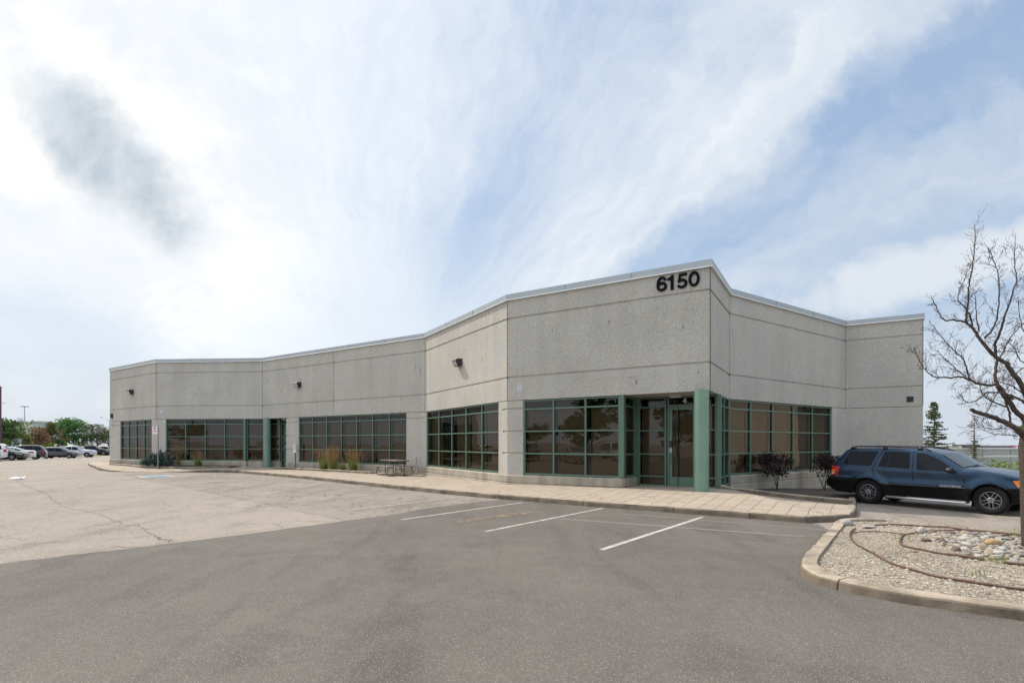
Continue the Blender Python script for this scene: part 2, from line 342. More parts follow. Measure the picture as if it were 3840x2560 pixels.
# ------------------------------------------------------------------ mesh builder
class MB:
    def __init__(s): s.v = []; s.f = []; s.mi = []
    def add(s, vs, fs, mi=0):
        o = len(s.v); s.v.extend([tuple(v) for v in vs])
        for f in fs: s.f.append(tuple(i+o for i in f)); s.mi.append(mi)
    def quad(s, a, b, c, d, mi=0): s.add([a, b, c, d], [(0, 1, 2, 3)], mi)
    def box(s, x0, x1, y0, y1, z0, z1, mi=0, T=None):
        vs = [Vector((x, y, z)) for z in (z0, z1) for y in (y0, y1) for x in (x0, x1)]
        if T is not None: vs = [T @ v for v in vs]
        s.add(vs, [(0, 2, 3, 1), (4, 5, 7, 6), (0, 1, 5, 4), (2, 6, 7, 3), (0, 4, 6, 2), (1, 3, 7, 5)], mi)
    def tube(s, pts, r, n=6, mi=0, cap=True):
        pts = [Vector(p) for p in pts]
        rs = r if hasattr(r, '__len__') else [r]*len(pts)
        rings = []; up = None
        for i, p in enumerate(pts):
            d = (pts[min(i+1, len(pts)-1)]-pts[max(i-1, 0)])
            if d.length < 1e-9: d = Vector((0, 0, 1))
            d.normalize()
            if up is None:
                up = Vector((0, 0, 1)) if abs(d.z) < 0.9 else Vector((1, 0, 0))
            a = (up - d*up.dot(d))
            if a.length < 1e-5: a = d.orthogonal()
            a.normalize(); b = d.cross(a); up = a
            rings.append([p + (a*math.cos(2*math.pi*k/n)+b*math.sin(2*math.pi*k/n))*rs[i] for k in range(n)])
        o = len(s.v)
        for ring in rings: s.v.extend([tuple(v) for v in ring])
        for i in range(len(rings)-1):
            for k in range(n):
                k2 = (k+1) % n
                s.f.append((o+i*n+k, o+i*n+k2, o+(i+1)*n+k2, o+(i+1)*n+k)); s.mi.append(mi)
        if cap:
            s.f.append(tuple(o+k for k in range(n-1, -1, -1))); s.mi.append(mi)
            s.f.append(tuple(o+(len(rings)-1)*n+k for k in range(n))); s.mi.append(mi)
    def lathe(s, prof, n=24, T=None, mi=0):          # prof: (r, h) about local z
        o = len(s.v)
        for r, h in prof:
            for k in range(n):
                v = Vector((r*math.cos(2*math.pi*k/n), r*math.sin(2*math.pi*k/n), h))
                s.v.append(tuple(T @ v if T is not None else v))
        for i in range(len(prof)-1):
            for k in range(n):
                k2 = (k+1) % n
                s.f.append((o+i*n+k, o+i*n+k2, o+(i+1)*n+k2, o+(i+1)*n+k)); s.mi.append(mi)
    def prism(s, poly, z0, z1, mi=0, T=None):
        n = len(poly)
        vs = [Vector((x, y, z0)) for x, y in poly]+[Vector((x, y, z1)) for x, y in poly]
        if T is not None: vs = [T @ v for v in vs]
        s.add(vs, [tuple(range(n-1, -1, -1)), tuple(range(n, 2*n))]+[(i, (i+1) % n, n+(i+1) % n, n+i) for i in range(n)], mi)
    def sweep(s, line, prof, mi=0, caps=True):
        """line: plan polyline; prof: (d outward, z); mitred."""
        rings = []
        n = len(line)
        for i in range(n):
            p = Vector(line[i])
            ns = []
            if i > 0: e = (p-Vector(line[i-1])).normalized(); ns.append(Vector((e.y, -e.x)))
            if i < n-1: e = (Vector(line[i+1])-p).normalized(); ns.append(Vector((e.y, -e.x)))
            if len(ns) == 2: b = (ns[0]+ns[1])/(1+ns[0].dot(ns[1]))
            else: b = ns[0]
            rings.append([(p.x+b.x*d, p.y+b.y*d, z) for d, z in prof])
        k = len(prof); o = len(s.v)
        for r in rings: s.v.extend(r)
        for i in range(n-1):
            for j in range(k-1):
                s.f.append((o+i*k+j, o+(i+1)*k+j, o+(i+1)*k+j+1, o+i*k+j+1)); s.mi.append(mi)
        if caps:
            s.f.append(tuple(o+j for j in range(k))); s.mi.append(mi)
            s.f.append(tuple(o+(n-1)*k+j for j in range(k-1, -1, -1))); s.mi.append(mi)

def link(o, parent=None):
    COL.objects.link(o)
    if parent is not None:
        o.parent = parent
    return o
def obj(name, mb, mats, parent=None, smooth=False, world=True, angle=None):
    me = bpy.data.meshes.new(name)
    me.from_pydata(mb.v, [], mb.f)
    if not hasattr(mats, '__len__'): mats = [mats]
    for m in mats: me.materials.append(m)
    me.polygons.foreach_set('material_index', mb.mi)
    me.update()
    if angle is not None or smooth: smooth_mesh(me, angle)
    o = bpy.data.objects.new(name, me); link(o, parent)
    if parent is not None and world:
        o.matrix_parent_inverse = root_inv(parent)
    return o
def root_inv(p):
    m = Matrix.Identity(4)
    chain = []
    while p is not None: chain.append(p); p = p.parent
    for q in chain:      # only the root carries a transform when building in world space
        if q.parent is None and q.type == 'EMPTY': m = (Matrix.Translation(q.location) @ q.rotation_euler.to_matrix().to_4x4()).inverted()
    if chain[0].parent is not None: m = Matrix.Identity(4)   # sub-part of a part already holding the inverse
    return m
def smooth_mesh(me, angle=None):
    bm = bmesh.new(); bm.from_mesh(me)
    for f in bm.faces: f.smooth = True
    if angle is not None:
        for e in bm.edges:
            if len(e.link_faces) == 2 and e.calc_face_angle(0) > rad(angle): e.smooth = False
            elif len(e.link_faces) != 2: e.smooth = False
    bm.to_mesh(me); bm.free()
def tag(o, label, cat, group=None):
    o['label'] = label; o['category'] = cat
    if group: o['group'] = group
    return o
def thing(name, label, cat, loc=(0, 0, 0), rz=0.0, group=None):
    o = bpy.data.objects.new(name, None); COL.objects.link(o)
    o.empty_display_size = 0.3
    o.location = loc; o.rotation_euler = (0, 0, rz)
    return tag(o, label, cat, group)
def struct(name, mb, mats, smooth=False):
    o = obj(name, mb, mats, None, smooth); o['kind'] = 'structure'; return o
def dup(root, loc, rz, label, group=None):
    r = root.copy(); COL.objects.link(r); r.location = loc; r.rotation_euler = (0, 0, rz); r['label'] = label
    if group: r['group'] = group
    for ch in list(root.children):
        c = ch.copy(); COL.objects.link(c); c.parent = r
        for g in list(ch.children):
            d = g.copy(); COL.objects.link(d); d.parent = c
    return r
def text_mesh(name, s, size, mat, extrude=0.01, offset=0.0, parent=None, align='CENTER'):
    cu = bpy.data.curves.new(name, 'FONT'); cu.body = s; cu.size = size; cu.extrude = extrude; cu.offset = offset
    cu.align_x = align; cu.align_y = 'CENTER'
    t = bpy.data.objects.new(name+'_src', cu); COL.objects.link(t)
    bpy.context.view_layer.update()
    me = bpy.data.meshes.new_from_object(t.evaluated_get(bpy.context.evaluated_depsgraph_get()))
    bpy.data.objects.remove(t); bpy.data.curves.remove(cu)
    me.materials.clear(); me.materials.append(mat); me.name = name
    o = bpy.data.objects.new(name, me); link(o, parent)
    return o
def lerp(a, b, t): return a+(b-a)*t
def sst(a, b, x):
    t = max(0.0, min(1.0, (x-a)/(b-a))); return t*t*(3-2*t)
def interp(x, tab):
    if x <= tab[0][0]: return tab[0][1]
    for (a, va), (b, vb) in zip(tab, tab[1:]):
        if x <= b: return lerp(va, vb, (x-a)/(b-a))
    return tab[-1][1]
def seg_dist(p, line):
    best = 1e9; bi = 0; bt = 0
    for i in range(len(line)-1):
        ax, ay = line[i][:2]; bx, by = line[i+1][:2]
        dx, dy = bx-ax, by-ay; L2 = dx*dx+dy*dy
        t = max(0, min(1, ((p[0]-ax)*dx+(p[1]-ay)*dy)/L2)) if L2 else 0
        d = math.hypot(p[0]-ax-t*dx, p[1]-ay-t*dy)
        if d < best: best, bi, bt = d, i, t
    return best, bi, bt
def inside(p, poly):
    c = False; n = len(poly)
    for i in range(n):
        x1, y1 = poly[i]; x2, y2 = poly[(i+1) % n]
        if (y1 > p[1]) != (y2 > p[1]) and p[0] < (x2-x1)*(p[1]-y1)/(y2-y1)+x1: c = not c
    return c
def sheet(poly, zf, step=None):
    """triangulated sheet over a plan polygon, cut on a grid so it can follow zf(x, y)"""
    bm = bmesh.new()
    f = bm.faces.new([bm.verts.new((x, y, 0)) for x, y in poly])
    bmesh.ops.triangulate(bm, faces=[f])
    if step:
        xs = [p[0] for p in poly]; ys = [p[1] for p in poly]
        for axis, lo, hi in ((0, min(xs), max(xs)), (1, min(ys), max(ys))):
            k = math.ceil(lo/step)*step
            while k < hi:
                co = (k, 0, 0) if axis == 0 else (0, k, 0); no = (1, 0, 0) if axis == 0 else (0, 1, 0)
                bmesh.ops.bisect_plane(bm, geom=bm.verts[:]+bm.edges[:]+bm.faces[:], plane_co=co, plane_no=no, dist=1e-5)
                k += step
    bm.normal_update()
    for f in bm.faces:
        if f.normal.z < 0: f.normal_flip()
    mb = MB()
    bm.verts.index_update()
    mb.add([(v.co.x, v.co.y, zf(v.co.x, v.co.y)) for v in bm.verts], [[v.index for v in f.verts] for f in bm.faces])
    bm.free(); return mb
def rough_line(pts, amp, step, seed=0):
    r = random.Random(seed); out = []
    for (a, b) in zip(pts, pts[1:]):
        n = max(1, int(math.dist(a, b)/step))
        for i in range(n):
            t = i/n; j = amp if i else 0
            out.append((lerp(a[0], b[0], t)+r.uniform(-j, j), lerp(a[1], b[1], t)+r.uniform(-j, j)))
    out.append(pts[-1]); return out
def chaikin(pts, n=2, closed=False):
    for _ in range(n):
        q = [] if closed else [pts[0]]
        rng = range(len(pts)) if closed else range(len(pts)-1)
        for i in rng:
            a, b = pts[i], pts[(i+1) % len(pts)]
            q += [tuple(lerp(u, v, .25) for u, v in zip(a, b)), tuple(lerp(u, v, .75) for u, v in zip(a, b))]
        if not closed: q.append(pts[-1])
        pts = q
    return pts

# ================================================================== GROUND
KERB = [(-36.2, 44.2), (-33.0, 40.4), (-29.95, 37.15), (-27.3, 34.2), (-25.2, 32.4), (-23.8, 32.0), (-22.1, 31.9), (-20.6, 31.75), (-19.3, 31.5), (-17.87, 31.7),
        (-16.3, 30.95), (-13.53, 28.6), (-9.96, 25.45), (-6.05, 21.7), (-3.14, 18.85), (-0.92, 16.95), (1.17, 15.38), (2.65, 14.3), (4.69, 12.93), (6.58, 11.62), (7.80, 11.95),
        (8.7, 13.1), (10.55, 15.9)]
KH = [.15, .15, .15, .15, .10, .03, .015, .05, .12, .15] + [.15]*13
def ground_z(x, y):
    z = -0.24*sst(9, 14.5, x)*sst(17.3, 21.5, y)
    if y > 26: z -= (y-26)*0.052*sst(16, 26, x)
    z -= .60*sst(50, 84, y)*sst(34, 50, -x)
    return z
def kerb_info(x, y):
    d, i, t = seg_dist((x, y), KERB)
    return d, lerp(KH[i], KH[min(i+1, len(KH)-1)], t)
WALLZ = [(-30, .24), (-24, .31), (-16, .21), (-4.4, .19), (-0.2, .25), (4.0, .31), (7.0, .32)]
def walk_z(x, y):
    d, h = kerb_info(x, y)
    if x > 7.0: return h + .10*max(0, 1-(x-7.0)/2.5)*min(1, d/2.6)
    return lerp(h, interp(x, WALLZ), min(1.0, d/2.6))

xs = [-900, -500, -300, -200, -120, -100, -90, -80, -70, -62, -56, -50, -48, -46, -44, -42, -40, -38, -36, -34, -30, -15, 0, 8]+[9+i for i in range(19)]+[30, 33, 37, 42, 50, 60, 75, 90, 110, 140, 180, 240, 400, 900]
ys = [-300, -150, -80, -40, -15, 0, 8, 14, 17]+[17.5+.5*i for i in range(20)]+[29, 31, 34, 38, 43, 50, 54, 58, 62, 66, 70, 74, 78, 82, 86, 90, 110, 140, 180, 240, 320, 500, 900]
mb = MB()
for j, y in enumerate(ys):
    for i, x in enumerate(xs): mb.v.append((x, y, max(ground_z(x, y), -9)))
nx = len(xs)
for j in range(len(ys)-1):
    for i in range(nx-1):
        mb.f.append((j*nx+i, j*nx+i+1, (j+1)*nx+i+1, (j+1)*nx+i)); mb.mi.append(0)
struct('ground', mb, M_LANE)

old_poly = rough_line([(-3.85, 11.96), (-7.2, 15.18), (-12.92, 20.54), (-21.2, 28.3)], .06, .5, 1) + \
    [(-22.6, 30.2), (-22.1, 31.9), (-19.3, 31.55), (-17.87, 31.75), (-16.3, 31.0), (-13.53, 28.65), (-9.96, 25.5), (-6.05, 21.75), (-3.14, 18.9), (-.92, 17.0), (-.2, 16.45)] + \
    rough_line([(-.88, 15.87), (-2.48, 13.97), (-3.07, 12.79), (-3.85, 11.96)], .04, .4, 2)[:-1]
struct('parking_asphalt', sheet(old_poly, lambda x, y: .004), M_OLD)
new_poly = [(-30, -15)]+rough_line([(-7.61, 7.69), (-5.94, 9.44), (-4.91, 10.58), (-3.85, 11.96), (-3.07, 12.79), (-2.48, 13.97), (-.88, 15.87)], .035, .25, 3) + \
    [(-.2, 16.45), (1.17, 15.42), (2.65, 14.34), (4.69, 12.97), (6.4, 11.8), (6.75, 11.4), (6.45, 10.4), (7.5, 8.5), (14, 4), (20, -15)]
struct('driveway_asphalt', sheet(new_poly, lambda x, y: .008), M_NEW)

# pavement between the kerb and the building
inner = [(-36, 45), (-29.9, 39.4), (-23.8, 35.1), (-16.4, 35.8), (-14.0, 34.0), (-4.2, 27.0), (-.1, 20.4), (3.6, 18.3), (4.2, 19.0), (6.9, 17.6), (6.5, 16.8)]
walk_poly = KERB[:-1] + [(9.15, 13.75), (6.62, 16.9)] + list(reversed(inner[:-1]))
# right end: pavement stops at the bed edging
walk_poly = KERB[:21] + [(8.55, 12.95), (9.1, 13.75)] + [(6.62, 16.9), (6.9, 17.6), (4.2, 19.0), (3.6, 18.3), (-.1, 20.4), (-4.2, 27.0), (-14.0, 34.0), (-16.4, 35.8), (-23.8, 35.1), (-29.9, 39.4), (-36, 45)]
struct('pavement', sheet(walk_poly, lambda x, y: walk_z(x, y)-.004, 0.5), M_PAVER)

def kerb_mesh(line, hs, w=.16, base=-.08, z0=lambda x, y: 0.0, breaks=()):
    """kerb stones: outer face on the right-hand side of the line (line runs left to right seen from the road)"""
    mb = MB(); n = len(line)
    rings = []
    r = random.Random(5)
    for i in range(n):
        p = Vector(line[i][:2]); ns = []
        if i > 0: e = (p-Vector(line[i-1][:2])).normalized(); ns.append(Vector((e.y, -e.x)))
        if i < n-1: e = (Vector(line[i+1][:2])-p).normalized(); ns.append(Vector((e.y, -e.x)))
        b = (ns[0]+ns[-1]).normalized(); b = b/max(.5, b.dot(ns[0]))
        g = z0(p.x, p.y); h = hs[i]; j = r.uniform(-.014, .014)
        prof = [(.03, base), (.03+j*.5, 0.0), (.012+j, h*.72), (-.004+j, h-.018), (-.03, h+.002+j*.3), (-w, h+.002+j*.3), (-w, base)]
        rings.append([(p.x+b.x*d, p.y+b.y*d, g+z) for d, z in prof])
    k = 7; o = 0
    for q in rings: mb.v.extend(q)
    for i in range(n-1):
        if i in breaks: continue
        for j in range(k-1):
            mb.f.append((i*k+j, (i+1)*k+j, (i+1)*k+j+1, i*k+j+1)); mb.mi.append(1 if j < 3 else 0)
    for i in range(n):
        if i == 0 or (i-1) in breaks: mb.f.append(tuple(i*k+j for j in range(k))); mb.mi.append(0)
        if i == n-1 or i in breaks: mb.f.append(tuple(i*k+j for j in range(k-1, -1, -1))); mb.mi.append(0)
    return mb
def resample(line, hs, step, gaps):
    """subdivide; insert 2 cm open joints at arc lengths 'gaps'"""
    pts = []; br = []; L = 0; gi = 0
    gaps = sorted(gaps)
    for i in range(len(line)-1):
        a, b = line[i], line[i+1]; d = math.dist(a, b); n = max(1, int(d/step)); ts = [q/n for q in range(n)]
        cuts = [g for g in gaps if L <= g < L+d]
        items = [(t*d, 0) for t in ts]+[(g-L, 1) for g in cuts]
        for s_, kind in sorted(items):
            def at(s2): t = s2/d; return (lerp(a[0], b[0], t), lerp(a[1], b[1], t), lerp(hs[i], hs[i+1], t))
            if kind: pts.append(at(max(0, s_-.012))); br.append(len(pts)-1); pts.append(at(min(d, s_+.012)))
            else: pts.append(at(s_))
        L += d
    pts.append(line[-1]+(hs[-1],))
    clean = [pts[0]]; nb = []
    for i in range(1, len(pts)):
        if math.dist(pts[i][:2], clean[-1][:2]) < .004: continue
        clean.append(pts[i])
        if (i-1) in br: nb.append(len(clean)-2)
    return [p[:2] for p in clean], [p[2] for p in clean], nb
kl, kh, kb = resample(KERB, KH, .35, [6, 10, 21, 25, 30, 33.6, 37, 40.5, 44, 46.8, 49.8, 52.4, 54.2, 56.5])
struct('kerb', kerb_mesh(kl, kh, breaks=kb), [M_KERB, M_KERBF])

# planted beds against the wall: soil sheets and low concrete edging
def edging(line, zf, hgt=.11, w=.11):
    hs = [hgt]*len(line); l2, h2, b2 = resample(line, hs, .4, [1.1+1.9*i for i in range(8)])
    return kerb_mesh(l2, h2, w, -.1, zf, b2)
BED1 = [(-29.7, 38.25), (-24.45, 33.75), (-23.9, 33.45), (-19.9, 33.05), (-18.1, 33.1)]
BED2 = [(-14.9, 32.35), (-11.2, 29.75), (-7.4, 27.0)]
BED3 = [(6.75, 16.75), (9.16, 13.92)]
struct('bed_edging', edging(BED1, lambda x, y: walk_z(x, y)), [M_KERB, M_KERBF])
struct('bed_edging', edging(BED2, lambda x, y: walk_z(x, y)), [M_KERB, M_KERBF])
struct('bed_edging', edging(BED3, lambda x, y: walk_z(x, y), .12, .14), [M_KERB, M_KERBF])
struct('bed_soil', sheet(BED1+[(-17.9, 34.7), (-23.9, 35.0), (-30.0, 39.2)], lambda x, y: walk_z(x, y)+.05, .6), M_SOIL)
struct('bed_soil', sheet(BED2+[(-7.0, 27.6), (-14.6, 33.2)], lambda x, y: walk_z(x, y)+.05, .6), M_SOIL)
def soil3(x, y):
    d1 = seg_dist((x, y), BED3)[0]; d2 = seg_dist((x, y), KERB[-3:])[0]; d = min(d1, d2)
    return lerp(.13, ground_z(x, y)+.05, sst(0, 4.0, d)) + .025*noise.noise((x*2.2, y*2.2, 0))
soil_poly = [(6.75, 16.75), (9.16, 13.92), (8.75, 13.2), (10.55, 15.85), (13.2, 18.4), (17.2, 21.7), (15.5, 24.1), (7.7, 19.3), (6.5, 17.2)]
struct('bed_soil', sheet(soil_poly, soil3, .35), M_SOIL)

# painted markings
def stripe(a, b, w, z=.013):
    mb = MB(); e = (Vector(b)-Vector(a)); L = e.length; e.normalize(); n = Vector((-e.y, e.x))*w/2
    k = max(2, int(L/.25)); r = random.Random(int(a[0]*100))
    for i in range(k+1):
        c = Vector(a)+e*(L*i/k)
        for s_ in (-1, 1): mb.v.append((c.x+s_*n.x*(1+r.uniform(-.12, .12)), c.y+s_*n.y*(1+r.uniform(-.12, .12)), z))
    for i in range(k): mb.f.append((2*i, 2*i+2, 2*i+3, 2*i+1)); mb.mi.append(0)
    return mb
for a, b, w, mt in [((1.50, 8.67), (4.62, 12.52), .105, M_LINE), ((-.54, 10.46), (2.48, 14.17), .09, M_LINE), ((-2.58, 12.08), (.33, 15.55), .085, M_LINE),
                    ((-4.43, 13.59), (-1.62, 17.25), .09, M_LINE), ((-6.4, 16.0), (-3.6, 19.2), .10, M_FADED), ((-9.33, 20.2), (-6.6, 22.1), .10, M_FADED),
                    ((-15.0, 22.75), (-11.6, 26.5), .11, M_LINE), ((-17.0, 24.9), (-13.9, 28.5), .10, M_FADED), ((9.3, 10.9), (12.2, 8.0), .10, M_FADED)]:
    struct('parking_line', stripe(a, b, w), mt)
M_SCUFF = m_paint_worn('faint_scuff', (.20, .178, .158), (.135, .118, .104), .46)
for a, b, w in (((2.6, 13.2), (6.5, 10.6), .10), ((1.2, 12.2), (5.6, 9.9), .14)):
    struct('scuff_line', stripe(a, b, w, .0115), M_SCUFF)
# accessible stall marking: white border, blue field, seated wheelchair figure
A4 = [Vector(v) for v in ((-20.36, 27.94), (-18.80, 26.45), (-17.87, 27.6), (-19.29, 28.86))]
def bil(u, v): p = A4[0].lerp(A4[1], u).lerp(A4[3].lerp(A4[2], u), v); return p
mb = MB(); mb.add([tuple(p)+(.013,) for p in A4], [(0, 1, 2, 3)]); struct('stall_marking_border', mb, M_LINE)
mb = MB(); mb.add([tuple(bil(u, v))+(.017,) for u, v in ((.12, .12), (.88, .12), (.88, .88), (.12, .88))], [(0, 1, 2, 3)]); struct('stall_marking_field', mb, M_BLUEPAINT)
mb = MB()
def arc(cx, cy, r0, r1, a0, a1, n=14):
    for i in range(n):
        q0 = rad(lerp(a0, a1, i/n)); q1 = rad(lerp(a0, a1, (i+1)/n))
        P4 = [(cx+r0*math.cos(q0), cy+r0*math.sin(q0)), (cx+r1*math.cos(q0), cy+r1*math.sin(q0)), (cx+r1*math.cos(q1), cy+r1*math.sin(q1)), (cx+r0*math.cos(q1), cy+r0*math.sin(q1))]
        mb.add([tuple(bil(u, v))+(.021,) for u, v in P4], [(0, 1, 2, 3)])
def bar2(a, b, w):
    e = (Vector(b)-Vector(a)).normalized(); n = Vector((-e.y, e.x))*w/2; a = Vector(a); b = Vector(b)
    mb.add([tuple(bil(q.x, q.y))+(.0215,) for q in (a-n, b-n, b+n, a+n)], [(0, 1, 2, 3)])
arc(.46, .36, .13, .18, 60, 330); arc(.42, .78, 0, .055, 0, 360); bar2((.43, .71), (.47, .46), .07); bar2((.46, .60), (.62, .60), .05); bar2((.47, .47), (.62, .47), .06); bar2((.62, .47), (.70, .26), .06)
struct('stall_marking_symbol', mb, M_LINE)

# cracks in the old asphalt, as thin dark filled seams
def crack(pts, w, z, seed):
    r = random.Random(seed); line = []
    for a, b in zip(pts, pts[1:]):
        n = max(1, int(math.dist(a, b)/.12))
        for i in range(n):
            t = i/n; line.append((lerp(a[0], b[0], t)+r.gauss(0, .03), lerp(a[1], b[1], t)+r.gauss(0, .03)))
    line.append(pts[-1]); mb = MB()
    for i, p in enumerate(line):
        q = line[min(i+1, len(line)-1)]; o_ = line[max(i-1, 0)]
        e = Vector((q[0]-o_[0], q[1]-o_[1])); e = e.normalized() if e.length else Vector((1, 0)); n = Vector((-e.y, e.x))
        ww = w*r.uniform(.25, 1.2)/2*(0.2 if i in (0, len(line)-1) else 1)
        mb.v.append((p[0]-n.x*ww, p[1]-n.y*ww, z)); mb.v.append((p[0]+n.x*ww, p[1]+n.y*ww, z))
    for i in range(len(line)-1): mb.f.append((2*i, 2*i+2, 2*i+3, 2*i+1)); mb.mi.append(0)
    return mb
CR = MB()
def addcrack(*a):
    q = crack(*a); CR.add(q.v, q.f)
for k, (pts, w, z) in enumerate([
    ([(-24.0, 25.0), (-18.96, 20.43), (-16.34, 18.21), (-14.15, 15.98), (-12.8, 14.77)], .022, .004), ([(-12.6, 14.5), (-11.4, 13.73), (-10.29, 12.97), (-9.0, 11.8), (-8.6, 11.5)], .016, .004),
    ([(-13.4, 13.2), (-12.58, 13.73), (-12.2, 14.6), (-12.32, 15.06), (-11.6, 14.6)], .016, .004), ([(-8.27, 11.02), (-8.4, 11.57), (-7.76, 10.92), (-7.07, 10.16), (-6.51, 9.66), (-6.12, 9.45)], .02, .004),
    ([(-7.05, 8.75), (-7.02, 9.06), (-6.71, 8.95), (-6.45, 8.97)], .024, .004), ([(-8.97, 9.06), (-8.4, 9.35), (-7.52, 9.66), (-6.9, 10.0)], .018, .004),
    ([(-6.9, 10.05), (-6.6, 9.7), (-6.35, 9.62), (-6.2, 9.35)], .03, .004),
    ([(-2.6, 13.9), (-1.95, 14.6), (-1.3, 15.5), (-.6, 16.1)], .02, .009), ([(-7.9, 17.93), (-7.07, 18.79), (-6.63, 20.08), (-5.78, 21.35)], .025, .009),
    ([(-8.2, 18.6), (-7.19, 19.37), (-6.43, 20.61), (-6.07, 21.25)], .02, .009), ([(-22.0, 29.2), (-20.8, 30.2), (-20.2, 30.1), (-19.6, 31.0)], .04, .009),
    ([(-4.2, 13.0), (-3.4, 14.1), (-2.6, 15.3), (-2.0, 16.4)], .02, .009)]):
    addcrack(pts, w, z, k)
struct('asphalt_cracks', CR, simple('crack_fill', (.13, .10, .075), .95, 0, .25, 6))
mb = MB()
r_ = random.Random(3)
for k in range(260):      # a rusty spill on one stall
    t = r_.random(); x = lerp(-1.3, .5, t)+r_.gauss(0, .10); y = lerp(11.65, 13.4, t)+r_.gauss(0, .10); s_ = r_.uniform(.015, .06)
    mb.add([(x+s_*math.cos(a), y+s_*.8*math.sin(a), .0125+k*.000004) for a in [i*math.pi/3 for i in range(6)]], [tuple(range(6))])
struct('rust_spill', mb, simple('pale_rust_spill', (.21, .155, .10), .9, 0, .2, 5))

# ================================================================== BUILDING
P = dict(A=(-30.25, 38.94), B=(-23.88, 34.71), C=(-16.47, 34.16), D=(-4.45, 26.47), E=(-.18, 19.61), F=(6.06, 15.81), G=(7.91, 18.80), H=(15.35, 23.82), I=(17.80, 22.40))
BL = Vector((-4.0, 34.0, 0.2))
bld = thing('office_building', 'long low precast concrete office block with green framed windows and the number 6150', 'building', BL)
class FR:
    """wall frame: t along the wall, d outward, z up"""
    def __init__(s, a, b):
        s.a = Vector(a); s.e = (Vector(b)-s.a); s.L = s.e.length; s.e.normalize(); s.n = Vector((s.e.y, -s.e.x))
    def p(s, t, d, z): q = s.a+s.e*t+s.n*d; return (q.x, q.y, z)
    def M(s):      # t,d,z -> world
        return Matrix(((s.e.x, s.n.x, 0, s.a.x), (s.e.y, s.n.y, 0, s.a.y), (0, 0, 1, 0), (0, 0, 0, 1)))
    def box(s, mb, t0, t1, d0, d1, z0, z1, mi=0): mb.box(t0, t1, d0, d1, z0, z1, mi, s.M())
FRS = {k: FR(P[k[0]], P[k[1]]) for k in ('AB', 'BC', 'CD', 'DE', 'EF', 'FG', 'GH', 'HI')}
bAB = FRS['AB'].n; Aback = tuple(Vector(P['A'])-FRS['AB'].n*26); Iback = tuple(Vector(P['I'])-FRS['HI'].n*24)
LINE = [Aback]+[P[k] for k in 'ABCDEFGHI']+[Iback]
FRS['LA'] = FR(Aback, P['A']); FRS['IR'] = FR(P['I'], Iback)
ZB = 3.40
def groove(z): return [(0, z-.05), (-.035, z-.028), (-.035, z+.028), (0, z+.034)]
prof = [(-.45, ZB), (0, ZB)]+groove(4.27)+groove(6.49)+[(0, 7.24), (-.45, 7.24)]
walls = MB(); walls.sweep(LINE, prof)
# lower wall piers
def pier(fr, t0, t1, gs=(), z0=.58, z1=ZB):
    pr = [(-.30, z0), (0, z0)]
    for g in sorted(gs): pr += groove(g)
    pr += [(0, z1-.045), (-.03, z1-.012), (-.30, z1-.012)]
    walls.sweep([fr.p(t0, 0, 0)[:2], fr.p(t1, 0, 0)[:2]], pr)
f = FRS; ALLG = (3.08, 2.24, 1.42)
pier(f['LA'], 0, 25.4); pier(f['LA'], 25.4, f['LA'].L-.012, ALLG)
pier(f['AB'], 0, .62, ALLG); pier(f['AB'], .62, 1.84, (3.08,)); pier(f['AB'], 7.0, f['AB'].L)
pier(f['BC'], 0, .68)
pier(f['CD'], 2.56, 3.25, ALLG); pier(f['CD'], 3.25, 3.84, (3.08,)); pier(f['CD'], 12.97, f['CD'].L, (3.08,))
pier(f['DE'], 0, .16); pier(f['DE'], 7.43, 7.74); pier(f['DE'], 7.74, f['DE'].L, ALLG)
pier(f['EF'], 0, .69, ALLG)
pier(f['GH'], 7.72, f['GH'].L); pier(f['HI'], 0, f['HI'].L); pier(f['IR'], .012, f['IR'].L)
o_wall = obj('wall', walls, M_PRE, bld)
# vertical panel joints, in sealant
for a, b, c in zip(LINE, LINE[1:-1], LINE[2:]):
    e1 = (Vector(b)-Vector(a)).normalized(); e2 = (Vector(c)-Vector(b)).normalized()
    bis = (Vector((e1.y, -e1.x))+Vector((e2.y, -e2.x))).normalized(); q = Vector(b)+bis*.004
    tng = Vector((-bis.y, bis.x))
    T = Matrix(((tng.x, bis.x, 0, q.x), (tng.y, bis.y, 0, q.y), (0, 0, 1, 0), (0, 0, 0, 1)))
    jm = MB(); jm.box(-.011, .011, -.03, .0, 3.41, 7.17, 0, T); obj('panel_joint', jm, M_JOINT, bld)
jm = MB(); FRS['CD'].box(jm, 7.12, 7.14, -.02, .003, 3.41, 7.17); obj('panel_joint', jm, M_JOINT, bld)
cop = MB(); cop.sweep(LINE, [(-.5, 7.21), (.055, 7.21), (.060, 7.40), (-.5, 7.42)])
o_cop = obj('coping', cop, M_COPING, bld)
dr = MB(); dr.sweep(LINE, [(.004, 7.172), (.078, 7.165), (.082, 7.192), (.057, 7.206), (.004, 7.206)], caps=True)
obj('drip_edge', dr, M_DRIP, o_cop)
for k in ('CD', 'DE', 'EF', 'FG', 'GH', 'BC', 'HI'):     # flashing seams
    fr = FRS[k]; n = max(1, round(fr.L/2.9))
    for i in range(1, n):
        t = fr.L*i/n+.15*math.sin(i*3.1); sm = MB(); FRS[k].box(sm, t-.004, t+.004, .05, .0655, 7.215, 7.396); obj('flashing_seam', sm, M_JOINT, o_cop)
